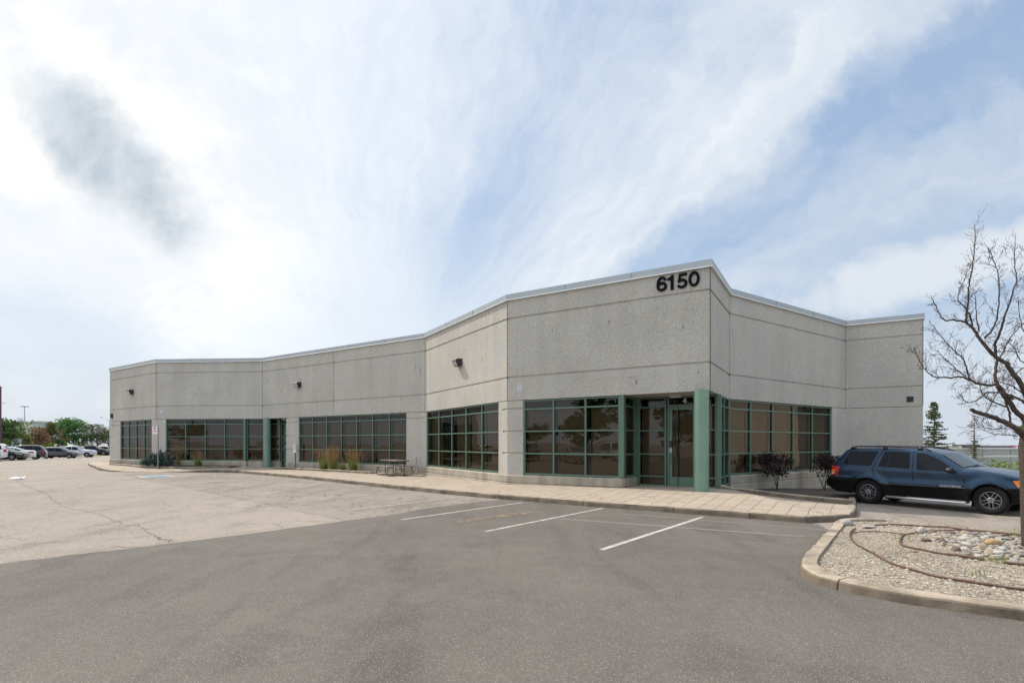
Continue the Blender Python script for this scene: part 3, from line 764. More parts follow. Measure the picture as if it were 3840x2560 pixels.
# plinth
PL = [(-.35, -.5), (.05, -.5), (.05, .27), (.012, .30), (.012, .315), (.035, .33), (.035, .565), (.012, .60), (-.16, .635), (-.35, .635)]
pm = MB()
bc, cd_, ef = FRS['BC'], FRS['CD'], FRS['EF']
pm.sweep([Aback, P['A'], P['B'], bc.p(6.30, 0, 0)[:2]], PL)
pm.sweep([cd_.p(2.56, 0, 0)[:2], P['D'], P['E'], ef.p(4.52, 0, 0)[:2]], PL)
pm.sweep([P['G'], P['H'], P['I'], Iback], PL)
obj('plinth', pm, M_PLINTH, bld)
# roof and interior screens
roof = MB(); n = len(LINE)
ins = []
for i in range(1, n-1):
    e1 = (Vector(LINE[i])-Vector(LINE[i-1])).normalized(); e2 = (Vector(LINE[i+1])-Vector(LINE[i])).normalized()
    b_ = Vector((e1.y, -e1.x))+Vector((e2.y, -e2.x)); b_ = b_/(1+e1.dot(e2)); ins.append(tuple(Vector(LINE[i])-b_*.42))
poly = [tuple(Vector(Aback)+FRS['LA'].n*-.42)]+ins+[tuple(Vector(Iback)+FRS['IR'].n*-.42)]
rm = sheet(poly, lambda x, y: 7.0); obj('roof', rm, M_SOFFIT, bld)
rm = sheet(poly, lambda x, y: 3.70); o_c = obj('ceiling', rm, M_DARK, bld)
bk = MB(); bk.quad((Aback[0], Aback[1], -.5), (Iback[0], Iback[1], -.5), (Iback[0], Iback[1], 7.3), (Aback[0], Aback[1], 7.3)); obj('back_wall', bk, M_PRE, bld)

ROWS = [.635, 1.41, 2.23, 3.05, 3.385]
def window(fr, ts, rows=ROWS, blinds=True, bw=.055, d0=-.10, dark=True, name='window', open_blinds=(), glass=None, pad=(.1, .1)):
    """storefront window: frame bars, one glass sheet mesh, roller blinds"""
    m = MB()
    for i, t in enumerate(ts):
        w = bw if 0 < i < len(ts)-1 else bw*1.1
        a = t-w/2; b = t+w/2
        if i == 0: a, b = t, t+w
        if i == len(ts)-1: a, b = t-w, t
        fr.box(m, a, b, d0-.05, d0+.055, rows[0]-.01, rows[-1]+.005)
    for i in range(len(ts)-1):
        a = ts[i]+(bw if i == 0 else bw/2); b = ts[i+1]-(bw if i == len(ts)-2 else bw/2)
        for j, z in enumerate(rows):
            h = .05
            z0 = z-h/2; z1 = z+h/2
            if j == 0: z0, z1 = z, z+h*1.1
            if j == len(rows)-1: z0, z1 = z-h, z
            fr.box(m, a+.0005, b-.0005, d0-.045, d0+.048, z0, z1)
    w_ = obj(name, m, M_GREEN, bld)
    g = MB()
    rr = random.Random(int(fr.a.x*10)+len(ts))
    for i in range(len(ts)-1):
        for j in range(len(rows)-1):
            tl = rr.uniform(-.004, .004); tz = rr.uniform(-.003, .003)
            g.add([fr.p(ts[i]+.02, d0-tl, rows[j]+.02), fr.p(ts[i+1]-.02, d0+tl, rows[j]+.02), fr.p(ts[i+1]-.02, d0+tl+tz, rows[j+1]-.02), fr.p(ts[i]+.02, d0-tl+tz, rows[j+1]-.02)], [(0, 1, 2, 3)])
    obj('pane', g, glass or M_GLASS, w_)
    if blinds:
        for i in range(len(ts)-1):
            if i in open_blinds: continue
            b_ = MB()
            gap = rr.uniform(.05, .13); top = rows[-2]+.02 if rows[-1]-rows[-2] < .5 else rows[-1]-.05
            fr.box(b_, ts[i]+gap, ts[i+1]-.03, d0-.20, d0-.195, rows[0]+.02, top)
            obj('blind', b_, M_BLIND, w_)
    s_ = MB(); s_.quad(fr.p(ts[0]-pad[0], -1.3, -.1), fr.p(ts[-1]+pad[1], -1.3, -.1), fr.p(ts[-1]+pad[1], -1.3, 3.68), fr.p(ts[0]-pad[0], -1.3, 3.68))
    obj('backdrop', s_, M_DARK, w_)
    return w_
window(f['AB'], [1.84, 3.13, 4.42, 5.71, 7.0])
window(f['BC'], [.68, 2.05, 3.42, 4.78, 6.12])
window(f['CD'], [3.84, 5.15, 6.45, 7.76, 9.07, 10.37, 11.67, 12.97])
window(f['DE'], [.16, 1.61, 3.07, 4.52, 5.98, 7.43], open_blinds=(1,))
window(f['EF'], [.69, 1.93, 3.17, 4.42])
window(f['GH'], [.04, 1.42, 2.96, 4.50, 6.08, 7.72])
# --- entrance under the 6150 corner
ZF = .30
LOW = [ZF, .635, 1.41, 2.23, 3.05, 3.385]
p1 = ef.p(4.55, -.02, 0)[:2]; ddir = FRS['FG'].e
r1 = tuple(Vector(p1)+ddir*1.36); r2 = tuple(Vector(P['F'])+ddir*1.38)
side = FR(p1, r1); back = FR(r1, r2)
window(side, [.16, 1.28], [.635]+ROWS[1:], d0=-.06, name='side_window', blinds=True)
pq = MB(); pq.sweep([tuple(Vector(p1)), r1], [(-.3, -.3), (.05, -.3), (.05, .27), (.012, .30), (.012, .315), (.035, .33), (.035, .60), (-.16, .632), (-.3, .632)]); obj('plinth', pq, M_PLINTH, bld)
window(back, [.06, 1.05], LOW, d0=-.06, name='side_window')
window(back, [2.12, 2.70], LOW, d0=-.06, name='side_window', pad=(.1, -.12))
post = MB(); ef.box(post, 4.42, 4.575, -.18, .02, .63, 3.395); obj('corner_post', post, M_GREEN, bld)
post = MB(); back.box(post, -.06, .055, -.12, .03, .30, 3.39); obj('corner_post', post, M_GREEN, bld)
post = MB(); back.box(post, 2.705, 2.83, -.14, .05, .28, 3.395); obj('corner_post', post, M_GREEN, bld)
fg = FRS['FG']
window(fg, [1.46, 2.46, 3.44], LOW, d0=-.04, name='side_window', blinds=True)
flo = sheet([ef.p(4.3, -.02, 0)[:2], tuple(Vector(P['F'])+Vector((.03, .02))), tuple(Vector(r2)+fg.n*.05), tuple(Vector(r1)-ddir*-.15)], lambda x, y: ZF); obj('entrance_floor', flo, M_PLINTH, bld)
so = sheet([ef.p(4.3, -.42, 0)[:2], tuple(Vector(P['F'])-ef.n*-.0+Vector((-.2, .12))), tuple(Vector(r2)+Vector((.1, .6))), tuple(Vector(r1)+Vector((-.6, .5)))], lambda x, y: 3.393); obj('soffit', so, M_SOFFIT, bld)
def door(fr, t0, t1, zt, mirror=False, name='entrance_door'):
    m = MB()
    fr.box(m, t0, t0+.05, -.12, .0, ZF, zt+.335); fr.box(m, t1-.05, t1, -.12, .0, ZF, zt+.335)       # jambs
    fr.box(m, t0+.05, t1-.05, -.115, -.003, zt, zt+.06); fr.box(m, t0+.05, t1-.05, -.115, -.003, zt+.285, zt+.335)
    fr.box(m, t0+.055, t0+.155, -.10, -.03, ZF+.01, zt-.005); fr.box(m, t1-.155, t1-.055, -.10, -.03, ZF+.01, zt-.005)   # stiles
    fr.box(m, t0+.156, t1-.156, -.099, -.031, zt-.12, zt-.005); fr.box(m, t0+.156, t1-.156, -.099, -.031, ZF+.01, .64)
    d_ = obj(name, m, M_GREEN, bld)
    g = MB(); g.add([fr.p(t0+.15, -.065, .63), fr.p(t1-.15, -.065, .63), fr.p(t1-.15, -.062, zt-.11), fr.p(t0+.15, -.062, zt-.11)], [(0, 1, 2, 3)])
    g.add([fr.p(t0+.05, -.06, zt+.05), fr.p(t1-.05, -.06, zt+.05), fr.p(t1-.05, -.058, zt+.29), fr.p(t0+.05, -.058, zt+.29)], [(0, 1, 2, 3)])
    obj('pane', g, M_GLASS, d_)
    b = MB(); fr.box(b, t0+.16, t1-.16, -.16, -.155, .65, zt-.13); obj('blind', b, M_BLIND, d_)
    hx = t1-.105 if mirror else t0+.105
    h = MB(); h.tube([fr.p(hx, -.03, 1.10), fr.p(hx, .035, 1.11), fr.p(hx, .035, 1.37), fr.p(hx, -.03, 1.38)], .012, 8); obj('door_handle', h, M_GREEN, d_)
    k = MB(); fr.box(k, hx-.055, hx+.045, -.03, .03, 1.66, 1.88); obj('key_box', k, M_BLACK, d_)
    k = MB(); fr.box(k, hx-.01, hx+.015, -.028, .02, 1.89, 2.0); obj('lock_shackle', k, M_GALV, d_)
    k = MB(); fr.box(k, hx-.05, hx+.045, -.031, -.018, 1.48, 1.63); obj('lock_plate', k, M_GALV, d_)
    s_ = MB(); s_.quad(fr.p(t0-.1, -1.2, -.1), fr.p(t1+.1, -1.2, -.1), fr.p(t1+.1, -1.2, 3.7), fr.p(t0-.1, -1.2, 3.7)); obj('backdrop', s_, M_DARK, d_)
    return d_
d1 = door(back, 1.09, 2.09, 3.05)
num4 = text_mesh('suite_numeral', '4', .25, M_CREAM, .004, .008)
num4.data.transform(back.M() @ Matrix(((1, 0, 0, 1.66), (0, 0, 1, -.035), (0, 1, 0, 3.225), (0, 0, 0, 1))))
tag(num4, 'cream numeral 4 stuck on the glass above the entrance door', 'number')
# --- second entrance, behind the far column: glazing carries on past the corner, door set back from the wall
q1 = bc.p(6.14, 0, 0)[:2]; bce = bc.e
pst = MB(); bc.box(pst, 6.12, 6.26, -.2, .015, .63, 3.395); obj('corner_post', pst, M_GREEN, bld)
g0 = bc.p(6.28, -.16, 0)[:2]; g1 = bc.p(8.60, -.16, 0)[:2]
bx = FR(g0, g1); window(bx, [0, 1.22, 2.28], [.635]+ROWS[1:], d0=-.02, name='side_window')
pq = MB(); pq.sweep([g0, g1], [(-.3, -.3), (.03, -.3), (.03, .60), (-.16, .632), (-.3, .632)]); obj('plinth', pq, M_PLINTH, bld)
dfr = FR(g1, tuple(Vector(g1)+cd_.e*2.4))
window(dfr, [.02, .36], LOW, d0=-.06, name='side_window'); door(dfr, .38, 1.40, 3.05, False)
flo = sheet([bc.p(6.2, 0, 0)[:2], P['C'], cd_.p(2.6, 0, 0)[:2], tuple(Vector(g1)+cd_.e*2.0), g1, g0], lambda x, y: .205); obj('entrance_floor', flo, M_PLINTH, bld)
so = sheet([bc.p(6.2, -.42, 0)[:2], (P['C'][0]+.12, P['C'][1]+.40), cd_.p(2.6, -.42, 0)[:2], tuple(Vector(g1)+cd_.e*2.3+Vector((.1, .4))), tuple(Vector(g1)+Vector((0, .4))), tuple(Vector(g0)+Vector((0, .4)))], lambda x, y: 3.393); obj('soffit', so, M_SOFFIT, bld)
# --- round columns with rusty feet
for cx, cy, r, z0 in ((5.83, 15.93, .222, .27), (-16.06, 33.92, .235, .17)):
    c = MB(); c.lathe([(r, z0), (r, 3.42)], 40, Matrix.Translation((cx, cy, 0))); co = obj('column', c, M_GREENCOL, bld, smooth=True)
    rs = MB(); rr = random.Random(int(cx))
    for k in range(26):
        a = k/26*2*math.pi; h = rr.uniform(.01, .075)
        rs.add([(cx+(r+.003)*math.cos(a+q), cy+(r+.003)*math.sin(a+q), z) for q, z in ((-.14, z0), (.14, z0), (.10, z0+h), (-.06, z0+h*.8))], [(0, 1, 2, 3)])
    obj('rust_patch', rs, M_RUST, co)
# ceiling light boxes in the two recesses
for fr, t, d in ((back, 1.55, .75), (dfr, .9, .3)):
    k = MB(); fr.box(k, t-.19, t+.19, d-.10, d+.10, 3.30, 3.392); lo = obj('soffit_light', k, M_SOFFIT, bld)
    k = MB(); fr.box(k, t-.15, t+.15, d-.07, d+.07, 3.285, 3.2995); obj('lens', k, M_LENS, lo)
# small dark louvre and box on the end walls
v = MB(); hi = FRS['HI']; hi.box(v, 2.26, 2.50, -.05, .02, 3.59, 3.83)
for k in range(6): hi.box(v, 2.275, 2.485, .02, .034, 3.61+k*.035, 3.622+k*.035)
obj('vent', v, M_BLACK, bld)
v = MB(); f['AB'].box(v, .36, .54, 0, .10, 3.66, 3.98); f['AB'].box(v, .39, .51, .1, .13, 3.70, 3.94); obj('wall_box', v, M_BLACK, bld)
# drip streaks and fixing holes left by old lettering (flush with the wall)
rr = random.Random(12)
def streak(fr, t, z, h, w=.018):
    st = MB(); st.add([fr.p(t-w*.7, .0025, z), fr.p(t+w*.7, .0025, z), fr.p(t+w, .0025, z-h*.35), fr.p(t+w*.3, .0025, z-h), fr.p(t-w*.3, .0025, z-h*.9), fr.p(t-w, .0025, z-h*.3)], [(0, 5, 4, 3, 2, 1)]); obj('rust_streak', st, M_RUST, bld)
for k, lst in dict(DE=[(6.1, 5.35, .30), (5.5, 6.8, .12)], CD=[(.12, 5.95, .25), (.55, 6.02, .32), (2.45, 6.12, .42), (2.1, 5.3, .5), (4.0, 5.8, .5), (1.2, 4.2, .3), (5.6, 4.45, .35), (13.6, 5.9, .4), (13.95, 5.72, .5), (12.6, 4.25, .25), (5.5, 6.3, .2), (12.5, 3.5, .3), (6.2, 4.5, .2)],
                 EF=[(4.05, 5.95, .16), (6.5, 5.5, .14), (6.95, 4.05, .12), (5.0, 3.85, .16), (1.9, 5.9, .12), (6.75, 6.6, .05)], BC=[(2.0, 5.55, .22), (3.0, 5.5, .12), (1.0, 5.9, .14), (2.7, 6.3, .12), (1.2, 4.4, .2)], FG=[(2.2, 5.2, .25)], GH=[(6.9, 4.5, .2), (6.0, 5.0, .2), (1.3, 6.4, .05)], HI=[(1.3, 2.6, .12)], AB=[(.6, 4.5, .2)]).items():
    for t, z, h in lst: streak(FRS[k], t, z, h, .014)
hl = MB()
for fr, t0, t1, z0, z1, n in ((FRS['EF'], 2.6, 5.0, 3.66, 3.98, 42), (FRS['BC'], .75, 5.6, 3.78, 4.05, 75)):
    for k in range(n):
        t = rr.uniform(t0, t1); z = rr.choice((z0, z1, rr.uniform(z0, z1))); s_ = rr.uniform(.006, .016)
        hl.add([fr.p(t+s_*math.cos(a), .0025+k*.00001, z+s_*math.sin(a)) for a in [-i*math.pi/3 for i in range(6)]], [tuple(range(6))])
obj('fixing_hole', hl, simple('filled_hole', (.17, .16, .14), .9), bld)['kind'] = 'stuff'
M_PATCH = simple('pale_patch_paint', (.46, .48, .48), .8)
for fr_, a_, b_2, c_, d_ in (('EF', .42, .66, 3.72, 3.98), ('BC', .28, .5, 3.78, 4.0)):
    pt = MB(); FRS[fr_].box(pt, a_, b_2, 0, .004, c_, d_); obj('pale_patch', pt, M_PATCH, bld)
# --- big black street number
bn = thing('address_number', 'black numerals 6150 high on the corner of the concrete facade', 'sign', ef.p(6.34, .03, 6.65))
em = Matrix(((ef.e.x, 0, ef.n.x, 0), (ef.e.y, 0, ef.n.y, 0), (0, 1, 0, 0), (0, 0, 0, 1)))
def strip_path(mb, pts, w, z0, z1):
    n = len(pts); L = []; Rr = []
    for i, p in enumerate(pts):
        e = (Vector(pts[min(i+1, n-1)])-Vector(pts[max(i-1, 0)])).normalized(); q = Vector((-e.y, e.x))*w/2
        L.append(Vector(p)+q); Rr.append(Vector(p)-q)
    o = len(mb.v)
    for a, b in zip(L, Rr): mb.v += [(a.x, a.y, z0), (b.x, b.y, z0), (b.x, b.y, z1), (a.x, a.y, z1)]
    for i in range(n-1):
        a = o+4*i; b = a+4
        for q in ((a+3, a+2, b+2, b+3), (a, a+3, b+3, b), (a+2, a+1, b+1, b+2)): mb.f.append(q); mb.mi.append(0)
    for q in ((o, o+1, o+2, o+3), (o+4*n-1, o+4*n-2, o+4*n-3, o+4*n-4)): mb.f.append(q); mb.mi.append(0)
def ell(cx, cy, rx, ry, a0, a1, n=22): return [(cx+rx*math.cos(rad(lerp(a0, a1, i/n))), cy+ry*math.sin(rad(lerp(a0, a1, i/n)))) for i in range(n+1)]
def numeral(ch):
    m = MB(); w = .175
    if ch == '0': strip_path(m, ell(.36, .5, .27, .415, 0, 360, 36), w, 0, .05)
    if ch == '1': m.prism([(.28, 0), (.48, 0), (.48, 1), (.35, 1), (.27, .87), (.07, .81), (.07, .67), (.28, .67)], 0, .05)
    if ch == '5':
        strip_path(m, [(.68, .91), (.24, .91)], w, 0, .05); strip_path(m, [(.235, .985), (.15, .44)], w*.82, 0, .049)
        strip_path(m, ell(.35, .325, .27, .24, 150, -158, 26), w, 0, .048)
    if ch == '6':
        strip_path(m, ell(.36, .32, .265, .235, 0, 360, 30), w, 0, .05); strip_path(m, ell(.37, .5, .28, .415, 205, 32, 24), w*.95, 0, .049)
    return m
for ch, t in (('6', 5.67), ('1', 5.985), ('5', 6.30), ('0', 6.665)):
    m = numeral(ch); h = .47
    E4 = Matrix.Translation(Vector(ef.p(t, .0, 6.645))-Vector(bn.location)) @ em @ Matrix.Diagonal((h, h, 1, 1))
    m.v = [tuple(E4 @ Vector(v)) for v in m.v]
    obj('numeral', m, M_NUM, bn, world=False)
# --- wall packs
def wall_lamp(fr, t, z, label):
    T = thing('wall_lamp', label, 'wall lamp', fr.p(t, 0, z), 0, 'floodlights on the facade')
    ang = math.atan2(fr.e.y, fr.e.x); T.rotation_euler = (0, 0, ang)
    # local x along the wall, -y outward
    h = MB(); pr = [(0, -.15), (-.19, -.17), (-.32, .08), (-.26, .15), (0, .17)]
    h.add([(x, y, zz) for x in (-.20, .20) for y, zz in pr], [(0, 1, 2, 3, 4), (9, 8, 7, 6, 5)]+[(i, 5+i, 5+(i+1) % 5, (i+1) % 5) for i in range(5)])
    obj('housing', h, M_BRONZE, T, world=False)
    l = MB(); n = Vector((0, -.25, -.13)).normalized()*.006
    l.add([(-.165, -.203+n.y, -.145+n.z), (.165, -.203+n.y, -.145+n.z), (.165, -.307+n.y, .055+n.z), (-.165, -.307+n.y, .055+n.z)], [(0, 1, 2, 3)])
    l.add([(-.206, -.06, -.11), (-.206, -.12, -.13), (-.206, -.265, .015), (-.206, -.24, .09), (-.206, -.06, .10)], [(0, 1, 2, 3, 4)])
    obj('lens', l, M_LENS, T, world=False)
wall_lamp(f['AB'], 3.95, 5.40, 'small dark floodlight on the leftmost wall panel'); wall_lamp(f['CD'], 3.9, 5.38, 'small dark floodlight on the long wall left of the panel joint'); wall_lamp(f['DE'], 4.05, 5.36, 'larger dark floodlight on the sunlit angled wall')

# ================================================================== VEHICLES
M_TYRE = simple('black_tyre_rubber', (.013, .012, .012), .85, 0, .25, 30, .2)
M_RIM = simple('dull_alloy', (.30, .30, .31), .38, .6, .1)
M_RIMDK = simple('dark_grey_alloy', (.17, .17, .18), .38, .6, .1)
M_HUB = simple('wheel_well_dark', (.012, .012, .012), .8)
M_CHROME = simple('polished_steel', (.62, .64, .66), .22, .8, .05)
def m_carglass(name, c=(.012, .014, .018)):
    m, t, b = newmat(name); b.inputs['Base Color'].default_value = c+(1,); b.inputs['Roughness'].default_value = .03
    b.inputs['Specular IOR Level'].default_value = .12; return m
M_CGLASS = m_carglass('dark_car_glass')
M_WSCREEN = m_carglass('windscreen_glass', (.05, .06, .065))
def m_paint(name, c, rough=.35, metal=.25, dirt=.12):
    m, t, b = newmat(name); p = pos(t)
    n = t.noise(p, 3.0, 5.0, .65); k = t.m('ADD', 1-dirt, t.m('MULTIPLY', n, dirt*2))
    t.l.new(t.mix(1.0, c, t.comb(k, k, k), 'MULTIPLY'), b.inputs['Base Color'])
    b.inputs['Roughness'].default_value = rough; b.inputs['Metallic'].default_value = metal
    b.inputs['Coat Weight'].default_value = .7; b.inputs['Coat Roughness'].default_value = .06
    return m
M_CLAD = simple('black_plastic_cladding', (.0075, .006, .0055), .6, 0, .25, 6, .1)
M_TAIL = simple('red_lamp_lens', (.42, .012, .012), .2, 0, .1)
M_AMBER = simple('amber_lamp_lens', (.75, .20, .03), .25, 0, .1)
M_CLEAR = simple('clear_lamp_lens', (.50, .49, .42), .15, 0, .1)

def wheel_meshes(R_, wd, twin, dark):
    """tyre and rim about local y, outer face at +y"""
    t = MB(); T = Matrix.Rotation(rad(-90), 4, 'X')
    h = wd/2; ri = R_*.60
    prof = [(ri, h*.72), (ri+.02, h*.9), (R_*.80, h), (R_*.93, h*.92), (R_*.985, h*.72), (R_, h*.4), (R_, -h*.4), (R_*.985, -h*.72), (R_*.93, -h*.92), (ri, -h*.9)]
    t.lathe(prof, 32, T)
    for k in range(32 if twin else 0):
        a = 2*math.pi*k/32; M4 = Matrix.Rotation(a, 4, 'Y')
        t.box(-.016, .016, h*.45, h*.86, R_*.955, R_*1.005, 0, M4)
    rm = MB()
    rm.lathe([(ri+.004, h*.70), (ri+.004, h*.86), (ri-.012, h*.88), (ri-.022, h*.74), (ri-.03, h*.2)], 32, T)
    rm.lathe([(.001, h*.80), (.055, h*.80), (.075, h*.70), (.08, h*.4)], 20, T)
    for k in range(5):
        a = 2*math.pi*k/5+.31; M4 = Matrix.Rotation(a, 4, 'Y')
        if twin:
            for s_ in (-1, 1):
                a2 = Matrix.Rotation(a, 4, 'Y') @ Matrix.Translation((s_*.030, 0, 0)) @ Matrix.Rotation(rad(s_*3), 4, 'Y')
                rm.box(-.011, .011, h*.55, h*.79, .05, ri-.015, 0, a2)
        else:
            rm.add([M4 @ Vector(v) for v in ((-.035, h*.78, .05), (.035, h*.78, .05), (.045, h*.8, ri-.012), (-.045, h*.8, ri-.012))], [(0, 1, 2, 3)])
            rm.add([M4 @ Vector(v) for v in ((-.035, h*.78, .05), (-.045, h*.8, ri-.012), (-.045, h*.5, ri-.012), (-.035, h*.5, .05))], [(0, 1, 2, 3)])
            rm.add([M4 @ Vector(v) for v in ((.035, h*.78, .05), (.045, h*.8, ri-.012), (.045, h*.5, ri-.012), (.035, h*.5, .05))], [(3, 2, 1, 0)])
    rm.lathe([(.001, h*.25), (ri-.01, h*.25)], 24, T, 1)
    if twin:
        for k in range(5):
            a = 2*math.pi*k/5+.31+math.pi/5; M4 = Matrix.Rotation(a, 4, 'Y')
            rm.lathe([(.001, .012), (.011, .010), (.012, 0)], 8, M4 @ Matrix.Translation((0, h*.80, .055)) @ T, 2)
    return t, rm
def finish(me_mb, name, mats, parent, angle):
    return obj(name, me_mb, mats, parent, world=False, angle=angle)

class Car:
    """A vehicle skinned over its side profile: x forward from the rear axle, y left, z up."""
    def __init__(s, spec): s.__dict__.update(spec); s.x0 = min(p[0] for p in s.top); s.x1 = max(p[0] for p in s.top)
    def hw(s, x, z):
        w = s.W
        a = s.x0+.55; b = s.x1-.7
        if x < a: w -= .07*((a-x)/.55)**2
        if x > b: w -= .15*((x-b)/.7)**2
        if z > s.belt: w -= s.tumble*(z-s.belt)+.012*min(1, (z-s.belt)/.03)
        if z < .55: w -= .14*(.55-z)
        w += .012*math.exp(-((z-s.belt+.10)/.09)**2)
        lip = s.__dict__.get('lip', 0)
        if lip and z > .60: w += lip*(1-sst(.69, .78, z))*sst(.60, .632, z)*min(sst(s.R+.12, s.R+.40, math.hypot(x-xw, z-s.R)) for xw in s.wheels)
        for xw in s.wheels:
            r = math.hypot(x-xw, z-s.R)
            w += s.flare*(1-sst(s.R+.11, s.R+.25, r))*sst(.1, .3, z)
        return w
    def crown(s, x, z, yn):
        q = 1-min(1, yn*yn)
        return (.055*q*(sst(s.x1-.35, s.x1-.02, x)-sst(-(s.x0+.3), -(s.x0+.02), -x)), .035*q*sst(.75, .95, z))
    def surf(s, x, z, side, off):
        return (x, side*(s.hw(x, z)+off), z)
    def patch(s, poly, off, side, step=.14):
        bm = bmesh.new()
        f_ = bm.faces.new([bm.verts.new((x, 0, z)) for x, z in poly]); bmesh.ops.triangulate(bm, faces=[f_])
        for ax, lo, hi in ((0, min(p[0] for p in poly), max(p[0] for p in poly)), (2, min(p[1] for p in poly), max(p[1] for p in poly))):
            k = math.ceil(lo/step)*step
            while k < hi:
                co = [0, 0, 0]; no = [0, 0, 0]; co[ax] = k; no[ax] = 1
                bmesh.ops.bisect_plane(bm, geom=bm.verts[:]+bm.edges[:]+bm.faces[:], plane_co=co, plane_no=no, dist=1e-5); k += step
        bm.verts.index_update(); bm.normal_update()
        mb = MB(); vs = [s.surf(v.co.x, v.co.z, side, off) for v in bm.verts]
        fs = []
        for f_ in bm.faces:
            idx = [v.index for v in f_.verts]; ny = f_.normal.y
            if ny*side < 0: idx.reverse()
            fs.append(idx)
        mb.add(vs, fs); bm.free(); return mb
    def line(s, pts, w, off, side):
        mb = MB(); L = []
        for a, b in zip(pts, pts[1:]):
            n = max(1, int(math.dist(a, b)/.1)); L += [(lerp(a[0], b[0], i/n), lerp(a[1], b[1], i/n)) for i in range(n)]
        L.append(pts[-1])
        for i, p in enumerate(L):
            q = Vector(L[min(i+1, len(L)-1)])-Vector(L[max(i-1, 0)]); q.normalize(); n = Vector((-q.y, q.x))*w/2
            mb.v.append(s.surf(p[0]-n.x, p[1]-n.y, side, off)); mb.v.append(s.surf(p[0]+n.x, p[1]+n.y, side, off))
        for i in range(len(L)-1):
            f_ = (2*i, 2*i+2, 2*i+3, 2*i+1); mb.f.append(f_ if side < 0 else f_[::-1]); mb.mi.append(0)
        return mb
    def strip(s, a, b, off, k=.93, n=6, m=4):
        """panel laid across the width over profile segment a-b (windscreen, rear window, bonnet)"""
        mb = MB(); d = Vector((b[0]-a[0], b[1]-a[1])).normalized(); nn = Vector((-d.y, d.x))
        if nn.y < 0: nn = -nn
        for i in range(m+1):
            x = lerp(a[0], b[0], i/m); z = lerp(a[1], b[1], i/m)
            for j in range(n+1):
                yn = lerp(-k, k, j/n); cx, cz = s.crown(x, z, yn)
                mb.v.append((x+cx+nn.x*off, yn*s.hw(x, z), z+cz+nn.y*off))
        up = d.x > 0
        for i in range(m):
            for j in range(n):
                q = (i*(n+1)+j, (i+1)*(n+1)+j, (i+1)*(n+1)+j+1, i*(n+1)+j+1)
                mb.f.append(q if up else q[::-1]); mb.mi.append(0)
        return mb
    def outline(s):
        R_ = s.R; bot = [s.top[0]]; pts = list(s.top)      # top: rear bottom -> over the roof -> front bottom
        lower = []
        ra = R_+.055
        def arch(xw, zlo):
            a0 = math.asin(max(-1, min(1, (zlo-R_)/ra)))
            return [(xw+ra*math.cos(a), R_+ra*1.0*math.sin(a)) for a in [lerp(math.pi-a0, a0, i/12) for i in range(13)]]
        lower = arch(s.wheels[0], s.zlo)+arch(s.wheels[1], s.zlo)
        return pts, lower
    def body(s, step):
        pts, lower = s.outline()
        loop = lower[::-1]                      # front arch ... rear arch, going back along the bottom
        poly = pts+loop
        bm = bmesh.new(); n = len(poly); Wd = s.W
        va = [bm.verts.new((x, -Wd, z)) for x, z in poly]; vb = [bm.verts.new((x, Wd, z)) for x, z in poly]
        bm.faces.new(va); bm.faces.new(vb[::-1])
        for i in range(n): bm.faces.new((va[i], vb[i], vb[(i+1) % n], va[(i+1) % n]))
        bmesh.ops.recalc_face_normals(bm, faces=bm.faces)
        npt = len(pts)
        ed = [e for e in bm.edges if abs(e.verts[0].co.y-e.verts[1].co.y) < 1e-6 and all(any((Vector((v.co.x, v.co.z))-Vector(p)).length < 1e-5 for p in pts) for v in e.verts)]
        bmesh.ops.bevel(bm, geom=ed, offset=s.bev, segments=3, profile=.5, affect='EDGES', clamp_overlap=False)
        bmesh.ops.triangulate(bm, faces=[f_ for f_ in bm.faces if len(f_.verts) > 4])
        for ax, lo, hi in ((0, s.x0, s.x1), (2, 0, 2.0)):
            k = math.ceil(lo/step)*step
            while k < hi:
                co = [0, 0, 0]; no = [0, 0, 0]; co[ax] = k; no[ax] = 1
                bmesh.ops.bisect_plane(bm, geom=bm.verts[:]+bm.edges[:]+bm.faces[:], plane_co=co, plane_no=no, dist=1e-5); k += step
        for yy in (-.75, -.4, 0, .4, .75):
            bmesh.ops.bisect_plane(bm, geom=bm.verts[:]+bm.edges[:]+bm.faces[:], plane_co=(0, yy*Wd, 0), plane_no=(0, 1, 0), dist=1e-5)
        for v in bm.verts:
            yn = v.co.y/Wd; x, z = v.co.x, v.co.z; cx, cz = s.crown(x, z, yn)
            v.co = (x+cx, yn*s.hw(x, z), z+cz)
        bmesh.ops.recalc_face_normals(bm, faces=bm.faces)
        bm.verts.index_update(); mb = MB()
        for v in bm.verts: mb.v.append(tuple(v.co))
        for f_ in bm.faces:
            c = f_.calc_center_median(); mb.f.append(tuple(v.index for v in f_.verts))
            mi = 0
            if abs(f_.normal.z) > .6 and c.z < s.R*2+.1 and f_.normal.z < 0: mi = 1
            for xw in s.wheels:
                if math.hypot(c.x-xw, c.z-s.R) < s.R+.075 and abs(c.y) < s.hw(c.x, c.z)-.02: mi = 1
            mb.mi.append(mi)
        bm.free(); return mb

